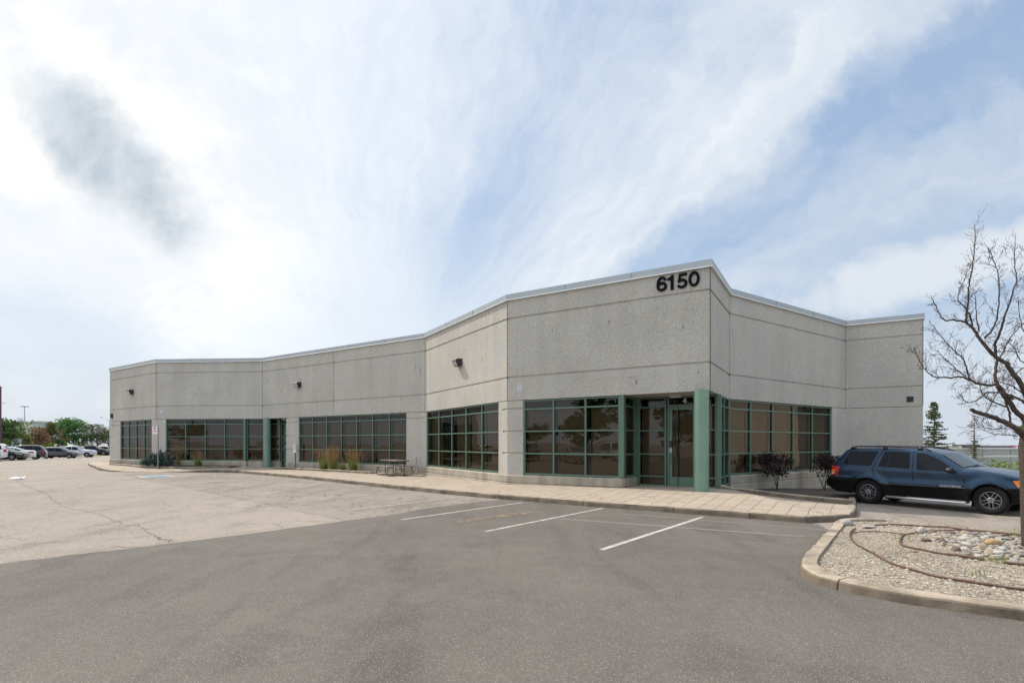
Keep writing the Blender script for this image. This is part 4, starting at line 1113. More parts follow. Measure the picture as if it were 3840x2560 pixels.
def build_car(name, label, spec, paint, loc, rz, group, cat='car', detail=False, taillight_rear=True):
    c = Car(spec); T = thing(name, label, cat, loc, rz, group)
    b = obj('body', c.body(c.step), [paint, M_HUB], T, world=False, angle=32)
    for side in (-1, 1):
        for i, wn in enumerate(c.wins):
            obj('side_window', c.patch(wn, .007, side), M_CGLASS, T, world=False, smooth=True)
        for sl_ in c.seams: obj('door_seam', c.line(sl_, .020 if detail else .014, .0045, side), M_HUB, T, world=False)
        for tl in c.tails: obj('taillight', c.patch(tl, .010, side), M_TAIL, T, world=False, smooth=True)
        for hl_ in c.heads: obj('headlight', c.patch(hl_, .010, side), M_CLEAR, T, world=False, smooth=True)
        for hd in c.handles: obj('door_handle', c.patch(hd, .016, side), c.__dict__.get('hmat', paint), T, world=False)
        for cl in c.clads: obj('lower_cladding', c.patch(cl, .012, side, .09), M_CLAD, T, world=False, smooth=True)
        mx, mz = c.mirror
        mm = MB(); hwm = c.hw(mx, mz)
        mm.lathe([(.001, -.075), (.05, -.07), (.085, -.03), (.09, .03), (.075, .065), (.001, .075)], 12, Matrix.Translation((mx, side*(hwm+.13), mz)) @ Matrix.Rotation(rad(90), 4, 'Y') @ Matrix.Diagonal((.85, 1.25, 1, 1)))
        mm.box(mx-.03, mx+.03, min(side*(hwm-.02), side*(hwm+.08)), max(side*(hwm-.02), side*(hwm+.08)), mz-.06, mz-.02)
        obj('mirror', mm, c.__dict__.get('mmat', paint), T, world=False, angle=40)
    obj('windscreen', c.strip(*c.screen, .008), M_WSCREEN, T, world=False, smooth=True)
    obj('rear_window', c.strip(*c.rear, .008, .84), M_CGLASS, T, world=False, smooth=True)
    t_, r_m = wheel_meshes(c.R, c.__dict__.get('wd', .22), detail, detail)
    tme = rme = None
    for xw in c.wheels:
        for side in (-1, 1):
            if tme is None:
                w_ = obj('wheel', t_, M_TYRE, T, world=False, angle=40); q_ = obj('rim', r_m, [M_RIMDK if detail else M_RIM, M_HUB, M_CHROME], w_, world=False, angle=30); tme, rme = w_.data, q_.data
            else:
                w_ = bpy.data.objects.new('wheel', tme); link(w_, T); q_ = bpy.data.objects.new('rim', rme); link(q_, w_)
            w_.location = (xw, side*(c.W-c.__dict__.get('wd', .22)/2-.005), c.R); w_.rotation_euler = (0, 0 if side > 0 else rad(23), 0 if side > 0 else math.pi)
    return T, c

SUV = dict(top=[(-.95, .34), (-.98, .70), (-.93, .95), (-.86, 1.05), (-.55, 1.50), (-.42, 1.60), (.2, 1.67), (1.1, 1.67), (1.65, 1.58), (2.50, 1.08), (3.25, .98), (3.52, .86), (3.60, .65), (3.56, .30)],
           wheels=[0, 2.69], R=.345, W=.91, belt=1.0, tumble=.27, flare=.012, zlo=.27, bev=.07, step=.24,
           wins=[[(-.62, 1.12), (-.42, 1.46), (.15, 1.54), (.10, 1.09)], [(.17, 1.09), (.22, 1.545), (.95, 1.55), (.98, 1.05)], [(1.05, 1.05), (1.02, 1.55), (1.58, 1.48), (2.20, 1.08), (2.18, 1.03)]],
           seams=[[(.13, 1.55), (.13, .95), (.36, .6)], [(1.01, 1.55), (1.03, .4)], [(2.2, 1.05), (2.22, .42)]], tails=[[(-.93, 1.0), (-.62, 1.03), (-.70, .82), (-.96, .80)]], heads=[[(3.05, .88), (3.45, .80), (3.50, .72), (3.1, .78)]],
           handles=[[(.22, .93), (.42, .93), (.42, .90), (.22, .90)], [(1.12, .92), (1.32, .92), (1.32, .89), (1.12, .89)]], clads=[[(.42, .28), (.40, .46), (2.28, .46), (2.27, .28)]], mirror=(2.05, 1.10), screen=((1.72, 1.54), (2.46, 1.105)), rear=((-.84, 1.09), (-.58, 1.46)))
SEDAN = dict(SUV, top=[(-1.02, .34), (-1.05, .66), (-1.02, .92), (-.88, 1.0), (-.30, 1.04), (.55, 1.39), (1.1, 1.45), (1.65, 1.42), (2.62, .98), (3.35, .86), (3.66, .72), (3.72, .52), (3.66, .26)], wheels=[0, 2.78], R=.33, W=.91, belt=.92, tumble=.33, zlo=.24,
             wins=[[(-.05, 1.03), (.45, 1.26), (.52, 1.27), (.50, .99)], [(.57, .99), (.60, 1.30), (1.10, 1.37), (1.14, .97)], [(1.21, .97), (1.19, 1.37), (1.60, 1.34), (2.30, 1.0), (2.28, .95)]],
             seams=[[(.53, 1.3), (.45, .9), (.40, .6)], [(1.17, 1.38), (1.18, .35)], [(2.3, .97), (2.33, .35)]], tails=[[(-1.0, .93), (-.52, .88), (-.55, .78), (-1.03, .75)]], heads=[[(3.05, .80), (3.6, .68), (3.62, .60), (3.1, .70)]],
             handles=[[(.62, .86), (.80, .86), (.80, .83), (.62, .83)], [(1.30, .85), (1.48, .85), (1.48, .82), (1.30, .82)]], clads=[], mirror=(2.15, 1.0), screen=((1.70, 1.39), (2.58, 1.0)), rear=((-.26, 1.065), (.48, 1.36)))
VAN = dict(SUV, top=[(-1.02, .36), (-1.05, .85), (-1.0, 1.05), (-.78, 1.58), (-.60, 1.70), (.4, 1.76), (1.6, 1.75), (2.15, 1.66), (3.15, 1.10), (3.75, .93), (3.98, .72), (3.98, .34)], wheels=[0, 3.08], R=.335, W=.98, belt=1.05, tumble=.20, zlo=.25,
           wins=[[(-.66, 1.16), (-.55, 1.55), (.45, 1.60), (.45, 1.12)], [(.53, 1.12), (.53, 1.60), (1.45, 1.60), (1.48, 1.10)], [(1.55, 1.10), (1.53, 1.60), (2.02, 1.56), (2.75, 1.14), (2.75, 1.08)]],
           seams=[[(.49, 1.6), (.49, .42)], [(1.51, 1.6), (1.52, .42)], [(2.76, 1.08), (2.76, .42)]], tails=[[(-.97, 1.16), (-.74, 1.18), (-.80, .86), (-1.03, .86)]], heads=[[(3.4, .92), (3.8, .80), (3.85, .70), (3.45, .78)]],
           handles=[[(.60, .98), (.80, .98), (.80, .94), (.60, .94)], [(1.30, .97), (1.46, .97), (1.46, .93), (1.30, .93)]], clads=[], mirror=(2.55, 1.17), screen=((2.22, 1.62), (3.10, 1.125)), rear=((-.98, 1.10), (-.81, 1.52)))
PICK = dict(SUV, top=[(-1.15, .50), (-1.18, .80), (-1.16, 1.20), (-1.1, 1.24), (.46, 1.24), (.62, 1.80), (.75, 1.87), (1.5, 1.90), (2.15, 1.84), (2.95, 1.30), (4.15, 1.20), (4.45, 1.05), (4.50, .75), (4.44, .42)], wheels=[0, 3.60], R=.41, W=.98, belt=1.18, tumble=.24, zlo=.42, flare=.03, bev=.06, wd=.27,
            wins=[[(.70, 1.28), (.76, 1.74), (1.50, 1.78), (1.52, 1.24)], [(1.60, 1.24), (1.58, 1.78), (2.08, 1.74), (2.70, 1.30), (2.68, 1.22)]],
            seams=[[(.56, 1.7), (.55, .55)], [(1.56, 1.8), (1.56, .5)], [(2.72, 1.25), (2.72, .5)]], tails=[[(-1.15, 1.12), (-1.02, 1.12), (-1.02, .86), (-1.17, .86)]], heads=[[(4.0, 1.10), (4.38, 1.02), (4.40, .86), (4.02, .92)]],
            handles=[[(.66, 1.08), (.86, 1.08), (.86, 1.04), (.66, 1.04)], [(1.64, 1.08), (1.84, 1.08), (1.84, 1.04), (1.64, 1.04)]], clads=[[(.60, .42), (.60, .56), (2.98, .56), (2.98, .42)]], mirror=(2.55, 1.36), screen=((2.22, 1.80), (2.90, 1.335)), rear=((.49, 1.32), (.60, 1.72)))
WJ = dict(top=[(-.90, .30), (-1.17, .46), (-1.19, .66), (-1.12, .77), (-1.05, .80), (-1.02, 1.09), (-.96, 1.22), (-.66, 1.58), (-.55, 1.625), (.38, 1.645), (1.13, 1.625), (1.42, 1.59), (1.70, 1.50), (2.24, 1.13), (2.50, 1.115), (2.95, 1.035), (3.27, .945), (3.36, .88), (3.38, .70), (3.42, .66), (3.43, .52), (3.32, .36), (3.16, .30)],
          wheels=[0, 2.775], R=.362, W=.885, belt=1.07, tumble=.27, flare=.050, lip=.026, zlo=.30, bev=.045, step=.07, wd=.24,
          wins=[[(-.70, 1.155), (-.55, 1.545), (.23, 1.555), (.06, 1.125)], [(.255, 1.115), (.40, 1.555), (.52, 1.553), (.485, 1.108)], [(.50, 1.107), (.535, 1.553), (1.01, 1.535), (1.045, 1.08)], [(1.225, 1.065), (1.17, 1.52), (1.34, 1.51), (1.60, 1.415), (1.82, 1.28), (1.97, 1.155), (1.93, 1.045)]],
          seams=[[(.37, 1.60), (.22, 1.33), (.13, 1.06), (.15, .90), (.33, .68)], [(1.10, 1.58), (1.11, 1.30), (1.13, .87), (1.13, .30)], [(2.20, 1.10), (2.25, .94), (2.26, .67), (2.25, .32)], [(-.85, 1.14), (-.58, 1.58)]],
          tails=[], heads=[[(3.28, .89), (3.35, .88), (3.37, .72), (3.31, .71)]], handles=[[(.215, 1.005), (.23, 1.025), (.46, 1.015), (.485, .995), (.46, .965), (.23, .975)], [(1.215, .965), (1.23, .985), (1.45, .965), (1.475, .945), (1.45, .915), (1.23, .93)]],
          clads=[], mirror=(1.99, 1.085), screen=((1.75, 1.475), (2.21, 1.155)), rear=((-.93, 1.26), (-.70, 1.54)), mmat=M_BLACK, hmat=M_BLACK)
# --- the blue sport utility on the right
P_BLUE = m_paint('slate_blue_paint', (.018, .044, .084), .30, .66, .10)
P_BLUE.node_tree.nodes['Principled BSDF'].inputs['Coat Weight'].default_value = .22
jd = Vector((.5125, -.8587)); jl = Vector((.8587, .5125)); jr = Vector((10.53, 15.316))+jl*.885
jeep, jc = build_car('sport_utility_vehicle', 'slate blue estate off-roader with black lower cladding parked by the bare tree', WJ, P_BLUE, (jr.x, jr.y, 0), math.atan2(jd.y, jd.x), None, 'car', True)
for side in (-1, 1):
    J = lambda nm, m_, mt, sm=True: obj(nm, m_, mt, jeep, world=False, smooth=sm)
    rr_ = .362+.056
    ar = lambda xw, a0, a1, n=10, rr=rr_: [(xw+rr*math.cos(rad(lerp(a0, a1, i/n))), .362+rr*math.sin(rad(lerp(a0, a1, i/n)))) for i in range(n+1)]
    J('lower_cladding', jc.patch([(.42, .305), (2.36, .305)]+ar(2.775, 188, 142, 6)+[(2.30, .628), (.46, .628)]+ar(0, 39, -8, 6), .014, side, .1), M_CLAD)
    J('bumper_side', jc.patch([(-.90, .31), (-1.16, .465), (-1.18, .66), (-1.11, .755), (-.40, .755)]+ar(0, 110, 190, 9), .028, side, .05), M_CLAD)
    J('bumper_side', jc.patch([(3.17, .31), (3.31, .37), (3.42, .53), (3.41, .65), (3.37, .69), (3.10, .685)]+ar(2.775, 43, -8, 6), .028, side, .05), M_CLAD)
    tl = jc.patch([(-1.035, .80), (-1.005, 1.095), (-.77, 1.075), (-.84, .80)], .014, side); t_o = J('taillight', tl, M_TAIL)
    obj('turn_signal', jc.patch([(-1.022, .90), (-1.012, .98), (-.90, .975), (-.915, .905)], .019, side), M_AMBER, t_o, world=False)
    obj('reversing_lens', jc.patch([(-1.03, .84), (-1.024, .895), (-.92, .90), (-.94, .845)], .019, side), M_CLEAR, t_o, world=False)
    J('turn_signal', jc.patch([(3.18, .875), (3.27, .885), (3.325, .71), (3.27, .72)], .014, side), M_AMBER)
    for q0, q1, z_ in ((0, 0, 0),):
        rl = MB(); pts = [(-.56, 1.60), (-.50, 1.655), (-.38, 1.685), (.38, 1.69), (1.13, 1.665), (1.38, 1.625), (1.50, 1.565)]
        rl.tube([(x, side*(jc.hw(x, 1.6)-.015), z+.012) for x, z in pts], [.014, .021, .021, .021, .021, .019, .012], 6)
        for xx in (-.44, .40, 1.25): rl.box(xx-.055, xx+.055, min(side*.705, side*.735), max(side*.705, side*.735), 1.60, 1.685)
        J('roof_rail', rl, M_BLACK)
    rb = MB(); rb.tube([(.44, side*.80, .285), (.50, side*.90, .262), (2.26, side*.90, .250), (2.33, side*.80, .275)], .034, 8); J('side_step', rb, M_CHROME)
    # body-colour feature line above the cladding, chrome strip below it
    J('trim_strip', jc.line([(.47, .632), (2.30, .632)], .009, .017, side), M_RIM)
    mf = MB()
    for xx in (2.42,): mf.box(xx-.02, xx, min(side*.62, side*.86), max(side*.62, side*.86), .16, .40)
    J('mud_flap', mf, M_CLAD, False)
    tx = text_mesh('badge', 'GRAND CHEROKEE', .052, M_CHROME, .003, .001, jeep)
    yb = side*(jc.hw(1.98, .66)+.014)
    tx.data.transform(Matrix(((-side*1.0, 0, 0, 1.98), (0, 0, side*1.0, yb), (0, 1, 0, .665), (0, 0, 0, 1))))
for x_, s_ in ((-1.19, -1), (3.43, 1)):
    bp = MB(); bp.box(min(x_, x_+s_*.035), max(x_, x_+s_*.035), -.78, .78, .46, .67); obj('bumper', bp, M_CLAD, jeep, world=False)
gr_ = MB()
for k in range(7): gr_.box(3.375, 3.432, -.42+k*.12, -.33+k*.12, .70, .86)
obj('grille', gr_, M_BLACK, jeep, world=False)
fl = MB(); fl.box(-.9, 3.2, -.72, .72, .30, .44); obj('underbody', fl, M_HUB, jeep, world=False)
wp = MB(); wp.tube([(2.30, -.45, 1.15), (2.22, -.1, 1.20), (2.19, .3, 1.22)], .008, 4); wp.tube([(2.30, .1, 1.15), (2.22, .4, 1.19)], .008, 4); obj('wiper', wp, M_BLACK, jeep, world=False)
# --- the row of cars in the far lot
P_WHITE = m_paint('white_car_paint', (.72, .73, .73), .3, .0, .05); P_BLACK = m_paint('black_car_paint', (.016, .016, .02), .25, .2, .2)
P_GREY = m_paint('dark_grey_car_paint', (.060, .068, .080), .3, .4, .1); P_SILV = m_paint('silver_car_paint', (.46, .48, .53), .32, .5, .08); P_CHAR = m_paint('charcoal_car_paint', (.022, .025, .032), .28, .3, .15)
P_PEARL = m_paint('pearl_car_paint', (.66, .64, .58), .3, .1, .05); P_RED = m_paint('dark_red_car_paint', (.16, .02, .02), .3, .2, .1)
GC = 'cars parked in the far lot'
def car_at(spec, nm, label, paint, px, Yd, face, ang=0.0, cat='car'):
    """px: image column of the end nearest the aisle, at distance Yd; face +1 nose to the aisle, -1 tail to the aisle"""
    x = (px-1920)*Yd/1940.0
    tp = spec['top']; xe = max(p[0] for p in tp) if face > 0 else min(p[0] for p in tp)
    rz = rad(ang) + (0 if face > 0 else math.pi)
    lx = x-xe*math.cos(rz); ly = Yd-xe*math.sin(rz)
    side = -1 if face > 0 else 1
    # keep the near flank on the measured depth
    nx_, ny_ = -math.sin(rz), math.cos(rz); off = spec['W']*(1 if ny_ > 0 else -1)
    return build_car(nm, label, spec, paint, (lx+nx_*off, ly+ny_*off, ground_z(lx, ly)), rz, GC, cat)[0]
car_at(VAN, 'minivan', 'white minivan parked tail out, red taillight, at the left edge', P_WHITE, 27, 53.0, -1, 36)
car_at(SEDAN, 'sports_saloon', 'black low car nosing out between the white minivan and the white saloon', P_BLACK, 86, 53.8, 1, 22)
car_at(SEDAN, 'saloon_car', 'white saloon parked tail out beside the black low car', P_WHITE, 128, 57.0, -1, 36)
car_at(SUV, 'family_suv', 'charcoal sport utility parked tail out, right of the white saloon', P_CHAR, 172, 61.0, -1, 36)
car_at(SUV, 'crossover_car', 'dark grey crossover seen side on, nose to the right', P_GREY, 287, 77.0, 1, 22)
car_at(PICK, 'pickup_truck', 'silver crew cab pickup parked behind the dark grey crossover', P_SILV, 350, 86.5, 1, 22, 'pickup')
car_at(SUV, 'estate_suv', 'white estate tail out between the silver and the black pickup', P_WHITE, 357, 102.0, -1, 34)
car_at(PICK, 'pickup_truck', 'black pickup nose right beside the building corner', P_BLACK, 408, 99, 1, 20, 'pickup')
car_at(SUV, 'parked_car', 'white car half hidden behind the black pickup and the building', P_WHITE, 440, 116, 1, 20)
car_at(SEDAN, 'parked_car', 'pearl white car with its tail just inside the left edge', P_PEARL, -12, 49.5, -1, 36)
car_at(SEDAN, 'parked_car', 'dark red car whose roof shows above the white saloon', P_RED, 70, 78, 1, 20)

# ================================================================== STREET FURNITURE
# no-parking sign on a thin post in front of the low spruce
def sign_plate(m, w, h, T, mi=0): m.box(-w/2, w/2, -.004, .004, -h/2, h/2, mi, T)
def ring_mesh(r0, r1, y, n=28, a0=0, a1=360, cx=0, cz=0):
    m = MB()
    for k in range(n):
        q0 = rad(lerp(a0, a1, k/n)); q1 = rad(lerp(a0, a1, (k+1)/n))
        m.add([(cx+r0*math.cos(q0), y, cz+r0*math.sin(q0)), (cx+r0*math.cos(q1), y, cz+r0*math.sin(q1)), (cx+r1*math.cos(q1), y, cz+r1*math.sin(q1)), (cx+r1*math.cos(q0), y, cz+r1*math.sin(q0))], [(0, 3, 2, 1)] if r1 < r0 else [(0, 1, 2, 3)])
    return m
def bar_mesh(a, b, w, y):
    m = MB(); e = (Vector(b)-Vector(a)).normalized(); n = Vector((-e.y, e.x))*w/2; a = Vector(a); b = Vector(b)
    m.add([(q.x, y, q.y) for q in (a-n, b-n, b+n, a+n)], [(0, 1, 2, 3)]); return m
def sign_text(name, s_, size, mat, parent, x, z, y=-.0075):
    t_ = text_mesh(name, s_, size, mat, .0006, .001, parent); t_.data.transform(Matrix(((1, 0, 0, x), (0, 0, -1, y), (0, 1, 0, z), (0, 0, 0, 1)))); return t_
SX, SY = -22.75, 33.25; sz0 = walk_z(SX, SY)
sg = thing('no_parking_sign', 'white no parking sign with red circle on a tall grey post', 'sign', (SX, SY, sz0), rad(-12))
m = MB(); m.box(-.02, .02, -.025, .025, 0, 2.72); obj('post', m, M_GALV, sg, world=False)
pl = MB(); pl.box(-.41, -.03, -.032, -.026, 2.22, 2.70); fp = obj('panel', pl, M_WHITE, sg, world=False)
q = ring_mesh(.085, .118, -.0345, cx=-.22, cz=2.575); b_ = bar_mesh((-.29, 2.645), (-.15, 2.505), .026, -.0345); q.add(b_.v, b_.f); obj('ban_ring', q, M_RED, fp, world=False)
sign_text('letter', 'P', .17, M_INK, fp, -.215, 2.575, -.0335)
q = MB(); q.box(-.395, -.045, -.0335, -.0325, 2.37, 2.43); obj('red_bar', q, M_RED, fp, world=False)
sign_text('lettering', 'FIRE ROUTE', .052, M_WHITE, fp, -.22, 2.40, -.0345)
q = MB(); q.box(-.39, -.12, -.0335, -.0325, 2.31, 2.325); q.box(-.39, -.16, -.0335, -.0325, 2.27, 2.282); obj('small_print', q, M_RED, fp, world=False)
q = MB(); q.box(-.42, .03, -.026, -.02, 2.69, 2.71); q.box(-.2, .03, -.026, -.02, 2.215, 2.23); obj('bracket', q, M_GALV, sg, world=False)
# accessible parking sign
AX, AY = -13.40, 31.95
sg = thing('accessible_parking_sign', 'narrow white sign with red ring and blue wheelchair square', 'sign', (AX, AY, walk_z(AX, AY)+.02), rad(-20))
m = MB(); m.tube([(0.03, 0, 0), (0.03, 0, 1.0), (0.03, .01, 1.5)], .032, 10); obj('post', m, M_STEELBLUE, sg, world=False)
pl = MB(); pl.box(-.10, .09, -.045, -.038, .98, 1.50); fp = obj('panel', pl, M_WHITE, sg, world=False)
q = ring_mesh(.045, .060, -.047, cx=-.005, cz=1.41); b_ = bar_mesh((-.04, 1.445), (.03, 1.375), .013, -.047); q.add(b_.v, b_.f); obj('ban_ring', q, M_RED, fp, world=False)
sign_text('letter', 'P', .085, M_INK, fp, -.003, 1.41, -.0465)
q = MB(); q.box(-.055, .045, -.0465, -.0455, 1.165, 1.315); bs = obj('blue_square', q, M_BLUEINK, fp, world=False)
q = ring_mesh(.022, .030, -.0475, 16, 70, 330, 0, 1.205); b_ = bar_mesh((-.008, 1.275), (-.004, 1.215), .014, -.0475); q.add(b_.v, b_.f); b_ = bar_mesh((-.004, 1.222), (.028, 1.222), .011, -.0475); q.add(b_.v, b_.f); b_ = bar_mesh((.028, 1.222), (.04, 1.185), .011, -.0475); q.add(b_.v, b_.f); q.v = [(x-.005, y, z) for x, y, z in q.v]
obj('wheelchair_symbol', q, M_WHITE, fp, world=False)
sign_text('lettering', 'BY PERMIT', .028, M_INK, fp, -.005, 1.115, -.0465); sign_text('lettering', 'ONLY', .028, M_INK, fp, -.005, 1.055, -.0465)

# picnic table
TZ = walk_z(-5.6, 26.0)+.005
pt_ = thing('picnic_table', 'dark picnic table with two attached benches on the pavement', 'table', (-5.89, 25.95, TZ), rad(-52))
def slab(nm, x0, x1, y0, y1, z0, z1):
    m = MB(); m.box(x0, x1, y0, y1, z0, z1); o = obj(nm, m, M_PICNIC, pt_, world=False)
    b_ = o.modifiers.new('edge', 'BEVEL'); b_.width = .012; b_.segments = 2; return o
slab('tabletop', -.92, .92, -.38, .38, .70, .75)
slab('bench', -.92, .92, -.74, -.46, .42, .46); slab('bench', -.92, .92, .46, .74, .42, .46)
for xx in (-.62, .62):
    m = MB()
    m.tube([(xx, -.60, .42), (xx, -.66, .28), (xx, -.70, .10), (xx, -.64, .022), (xx, -.50, .02), (xx, .50, .02), (xx, .64, .022), (xx, .70, .10), (xx, .66, .28), (xx, .60, .42)], .021, 8)
    obj('leg_frame', m, M_BRONZE, pt_, world=False, smooth=True)
    for yy in (-.22, .22):
        m = MB(); m.tube([(xx, yy, .02), (xx, yy, .70)], .021, 8); obj('leg', m, M_BRONZE, pt_, world=False, smooth=True)
    m = MB(); m.tube([(xx*.95, 0, .30), (xx*.35, 0, .70)], .013, 6); m.tube([(xx, -.22, .30), (xx, .22, .30)], .013, 6); obj('brace', m, M_BRONZE, pt_, world=False)
# bag stand beside it
bsx, bsy = -4.62, 25.15
bs_ = thing('bag_stand', 'leaning steel post with an empty wire bag holder beside the picnic table', 'bin stand', (bsx, bsy, walk_z(bsx, bsy)+.004), rad(-20))
m = MB(); m.box(-.38, .38, -.30, .30, 0, .045); obj('base_slab', m, M_KERB, bs_, world=False)
m = MB(); m.tube([(.02, 0, .045), (-.05, 0, .95)], .034, 10); obj('post', m, M_GALV, bs_, world=False, angle=40)
m = MB(); m.tube([(-.23, -.05, .86), (.17, -.05, .89), (.185, -.05, .86), (.11, -.05, .46), (.08, -.05, .42), (-.06, -.05, .44), (-.11, -.05, .47), (-.24, -.05, .83), (-.23, -.05, .86)], .009, 6); m.tube([(-.23, -.05, .86), (-.20, .22, .85), (.14, .22, .88), (.17, -.05, .89)], .009, 6); obj('wire_hoop', m, M_GALV, bs_, world=False)

# litter on the lane
m = MB(); rr = random.Random(4)
for k in range(9):
    cx, cy = rr.gauss(0, .28), rr.gauss(0, .16); s_ = rr.uniform(.10, .24)
    pts = [(cx+s_*math.cos(a)*rr.uniform(.6, 1.2), cy+s_*.7*math.sin(a), .015+rr.uniform(0, .09)) for a in [i*math.pi/3 for i in range(6)]]
    m.add(pts+[(cx, cy, rr.uniform(.04, .14))], [(i, (i+1) % 6, 6) for i in range(6)])
m.v = [(x-24.7, y+25.6, z) for x, y, z in m.v]
tag(obj('plastic_sheet', m, M_LITTER), 'crumpled pale plastic sheet lying on the bleached asphalt lane', 'litter')

# ================================================================== PLANTS
def leafball(mb, c, r, n, size, rng, flat=1.0, mi=0, shell=.35, droop=0.0):
    """n small leaf faces in an uneven ellipsoid clump"""
    rx, ry, rz = r if hasattr(r, '__len__') else (r, r, r*flat)
    for _ in range(n):
        while True:
            u = Vector((rng.uniform(-1, 1), rng.uniform(-1, 1), rng.uniform(-1, 1)))
            if u.length <= 1 and rng.random() < shell+(1-shell)*u.length: break
        p = Vector((c[0]+u.x*rx, c[1]+u.y*ry, c[2]+u.z*rz))
        a = Vector((rng.gauss(0, 1), rng.gauss(0, 1), rng.gauss(0, .8)-droop)).normalized(); b = a.orthogonal().normalized()
        b = (b*math.cos(rng.uniform(0, 6.28))+a.cross(b)*math.sin(rng.uniform(0, 6.28)))
        s_ = size*rng.uniform(.6, 1.4)
        mb.add([p-a*s_*.5, p+b*s_*.32, p+a*s_*.5, p-b*s_*.32], [(0, 1, 2, 3)], mi)
def branchy(mb, p, d, L, r, depth, rng, tips, spread=.55, up=.15, n=(2, 3), seg=3):
    """recursive limb"""
    pts = [Vector(p)]; rs = [r]; d = Vector(d).normalized()
    for i in range(seg):
        d = (d+Vector((rng.gauss(0, .12), rng.gauss(0, .12), rng.gauss(0, .10)+up*.3))).normalized()
        pts.append(pts[-1]+d*L/seg); rs.append(r*(1-.42*(i+1)/seg))
    mb.tube(pts, rs, 5 if r < .03 else 7, 0, False)
    tips.append(pts[-1])
    if depth <= 0: return
    for k in range(rng.randint(*n)):
        t = rng.uniform(.45, 1.0); q = pts[min(seg, int(t*seg))]
        a = d.orthogonal().normalized(); b = d.cross(a); w = rng.uniform(0, 6.28)
        nd = (d+(a*math.cos(w)+b*math.sin(w))*spread*rng.uniform(.7, 1.4)+Vector((0, 0, up))).normalized()
        branchy(mb, q, nd, L*rng.uniform(.6, .8), r*.58, depth-1, rng, tips, spread, up, n, seg)

L_DARK = m_leaf('dark_green_leaves', (0.034, 0.070, 0.019), (0.070, 0.132, 0.031), (0.132, 0.186, 0.054), .9)
L_YEL = m_leaf('yellow_green_leaves', (0.065, 0.111, 0.016), (0.130, 0.195, 0.029), (0.208, 0.247, 0.052), .9)
L_RUSTY = m_leaf('rusty_brown_leaves', (0.132, 0.070, 0.039), (0.232, 0.132, 0.074), (0.310, 0.202, 0.116), .8)
L_MIX = m_leaf('browning_green_leaves', (0.070, 0.096, 0.022), (0.155, 0.132, 0.043), (0.232, 0.132, 0.054), .7)
L_MID = m_leaf('mid_green_leaves', (0.034, 0.109, 0.025), (0.078, 0.194, 0.043), (0.147, 0.279, 0.070), .7)
L_DULL = m_leaf('dull_olive_leaves', (0.046, 0.062, 0.022), (0.090, 0.109, 0.037), (0.155, 0.147, 0.070), .9)
L_HEDGE = m_leaf('lime_green_leaves', (.09, .15, .02), (.16, .24, .035), (.23, .30, .06), 1.4)
L_BLUE = m_leaf('blue_green_needles', (.022, .045, .038), (.050, .088, .075), (.115, .165, .145), 4.5, .1)
L_DEAD = m_leaf('dead_rust_needles', (.13, .065, .040), (.22, .125, .085), None, 3, .1)
L_SPRUCE = m_leaf('spruce_needles', (.04, .062, .02), (.08, .108, .032), (.14, .15, .05), .8, .1)
L_DRYN = m_leaf('dry_spruce_needles', (.075, .065, .05), (.12, .10, .08), None, 1, .1)
L_PURP = m_leaf('dark_purple_leaves', (.012, .007, .008), (.025, .012, .014), (.055, .024, .026), 3, .15)
L_GREENB = m_leaf('bright_grass_blades', (.07, .13, .012), (.16, .23, .03), (.27, .29, .06), 4, .3)
L_STRAW = m_leaf('orange_grass_plumes', (.22, .125, .05), (.34, .205, .09), (.45, .30, .15), 5, .3)
L_BROWNG = m_leaf('brown_grass_stems', (.16, .10, .045), (.27, .18, .08), None, 5, .2)

GT = 'trees beyond the far lot'
def far_tree(label, x, y, h, rx, leafm, seed, n=900, size=.30, trunk_r=.14, clear=1.6, bare=0.0, shape='round'):
    rng = random.Random(seed); z0 = ground_z(x, y)
    T = thing('broadleaf_tree', label, 'tree', (x, y, z0), 0, GT)
    t = MB(); tips = []
    t.tube([(0, 0, -.1), (.04, 0, clear*.6), (0, .05, clear), (.05, 0, h*.55), (0, 0, h*.86)], [trunk_r*1.2, trunk_r, trunk_r*.85, trunk_r*.5, trunk_r*.15], 7)
    for k in range(9):
        a = rng.uniform(0, 6.28); zz = rng.uniform(clear, h*.6)
        branchy(t, (0, 0, zz), (math.cos(a), math.sin(a), .55), h*.30, trunk_r*.42, 2, rng, tips, .6, .12)
    obj('trunk', t, M_TRUNK, T, world=False)
    c = MB(); nb = 17
    for k in range(nb):
        f_ = rng.random(); zz = lerp(clear+.3, h*.95, f_)
        prof_ = math.sin(math.pi*min(1, max(.08, (zz-clear*.6)/(h-clear*.5))))**.6 if shape == 'round' else 1.05-.85*(zz-clear)/(h-clear)
        a = rng.uniform(0, 6.28); rr = rx*prof_*rng.uniform(.25, .80)
        b = rng.uniform(.30, .46)*rx
        leafball(c, (rr*math.cos(a), rr*math.sin(a), zz), (b, b, b*.62), int(n/nb*rng.uniform(.6, 1.4)), size, rng, shell=.25)
    for tp in tips:
        if rng.random() > bare: leafball(c, tp, (.35, .35, .25), 6, size, rng)
    obj('crown', c, leafm, T, world=False)
    if bare > .5:
        q = MB(); tp2 = []
        for k in range(5):
            a = rng.uniform(0, 6.28); branchy(q, (.2*math.cos(a), .2*math.sin(a), h*.75), (math.cos(a)*.35, math.sin(a)*.35, 1), h*.24, .045, 3, rng, tp2, .5, .1)
        obj('bare_branch', q, M_TRUNK, T, world=False)
def at(px, Y): return ((px-1920)*Y/1940.0, Y)
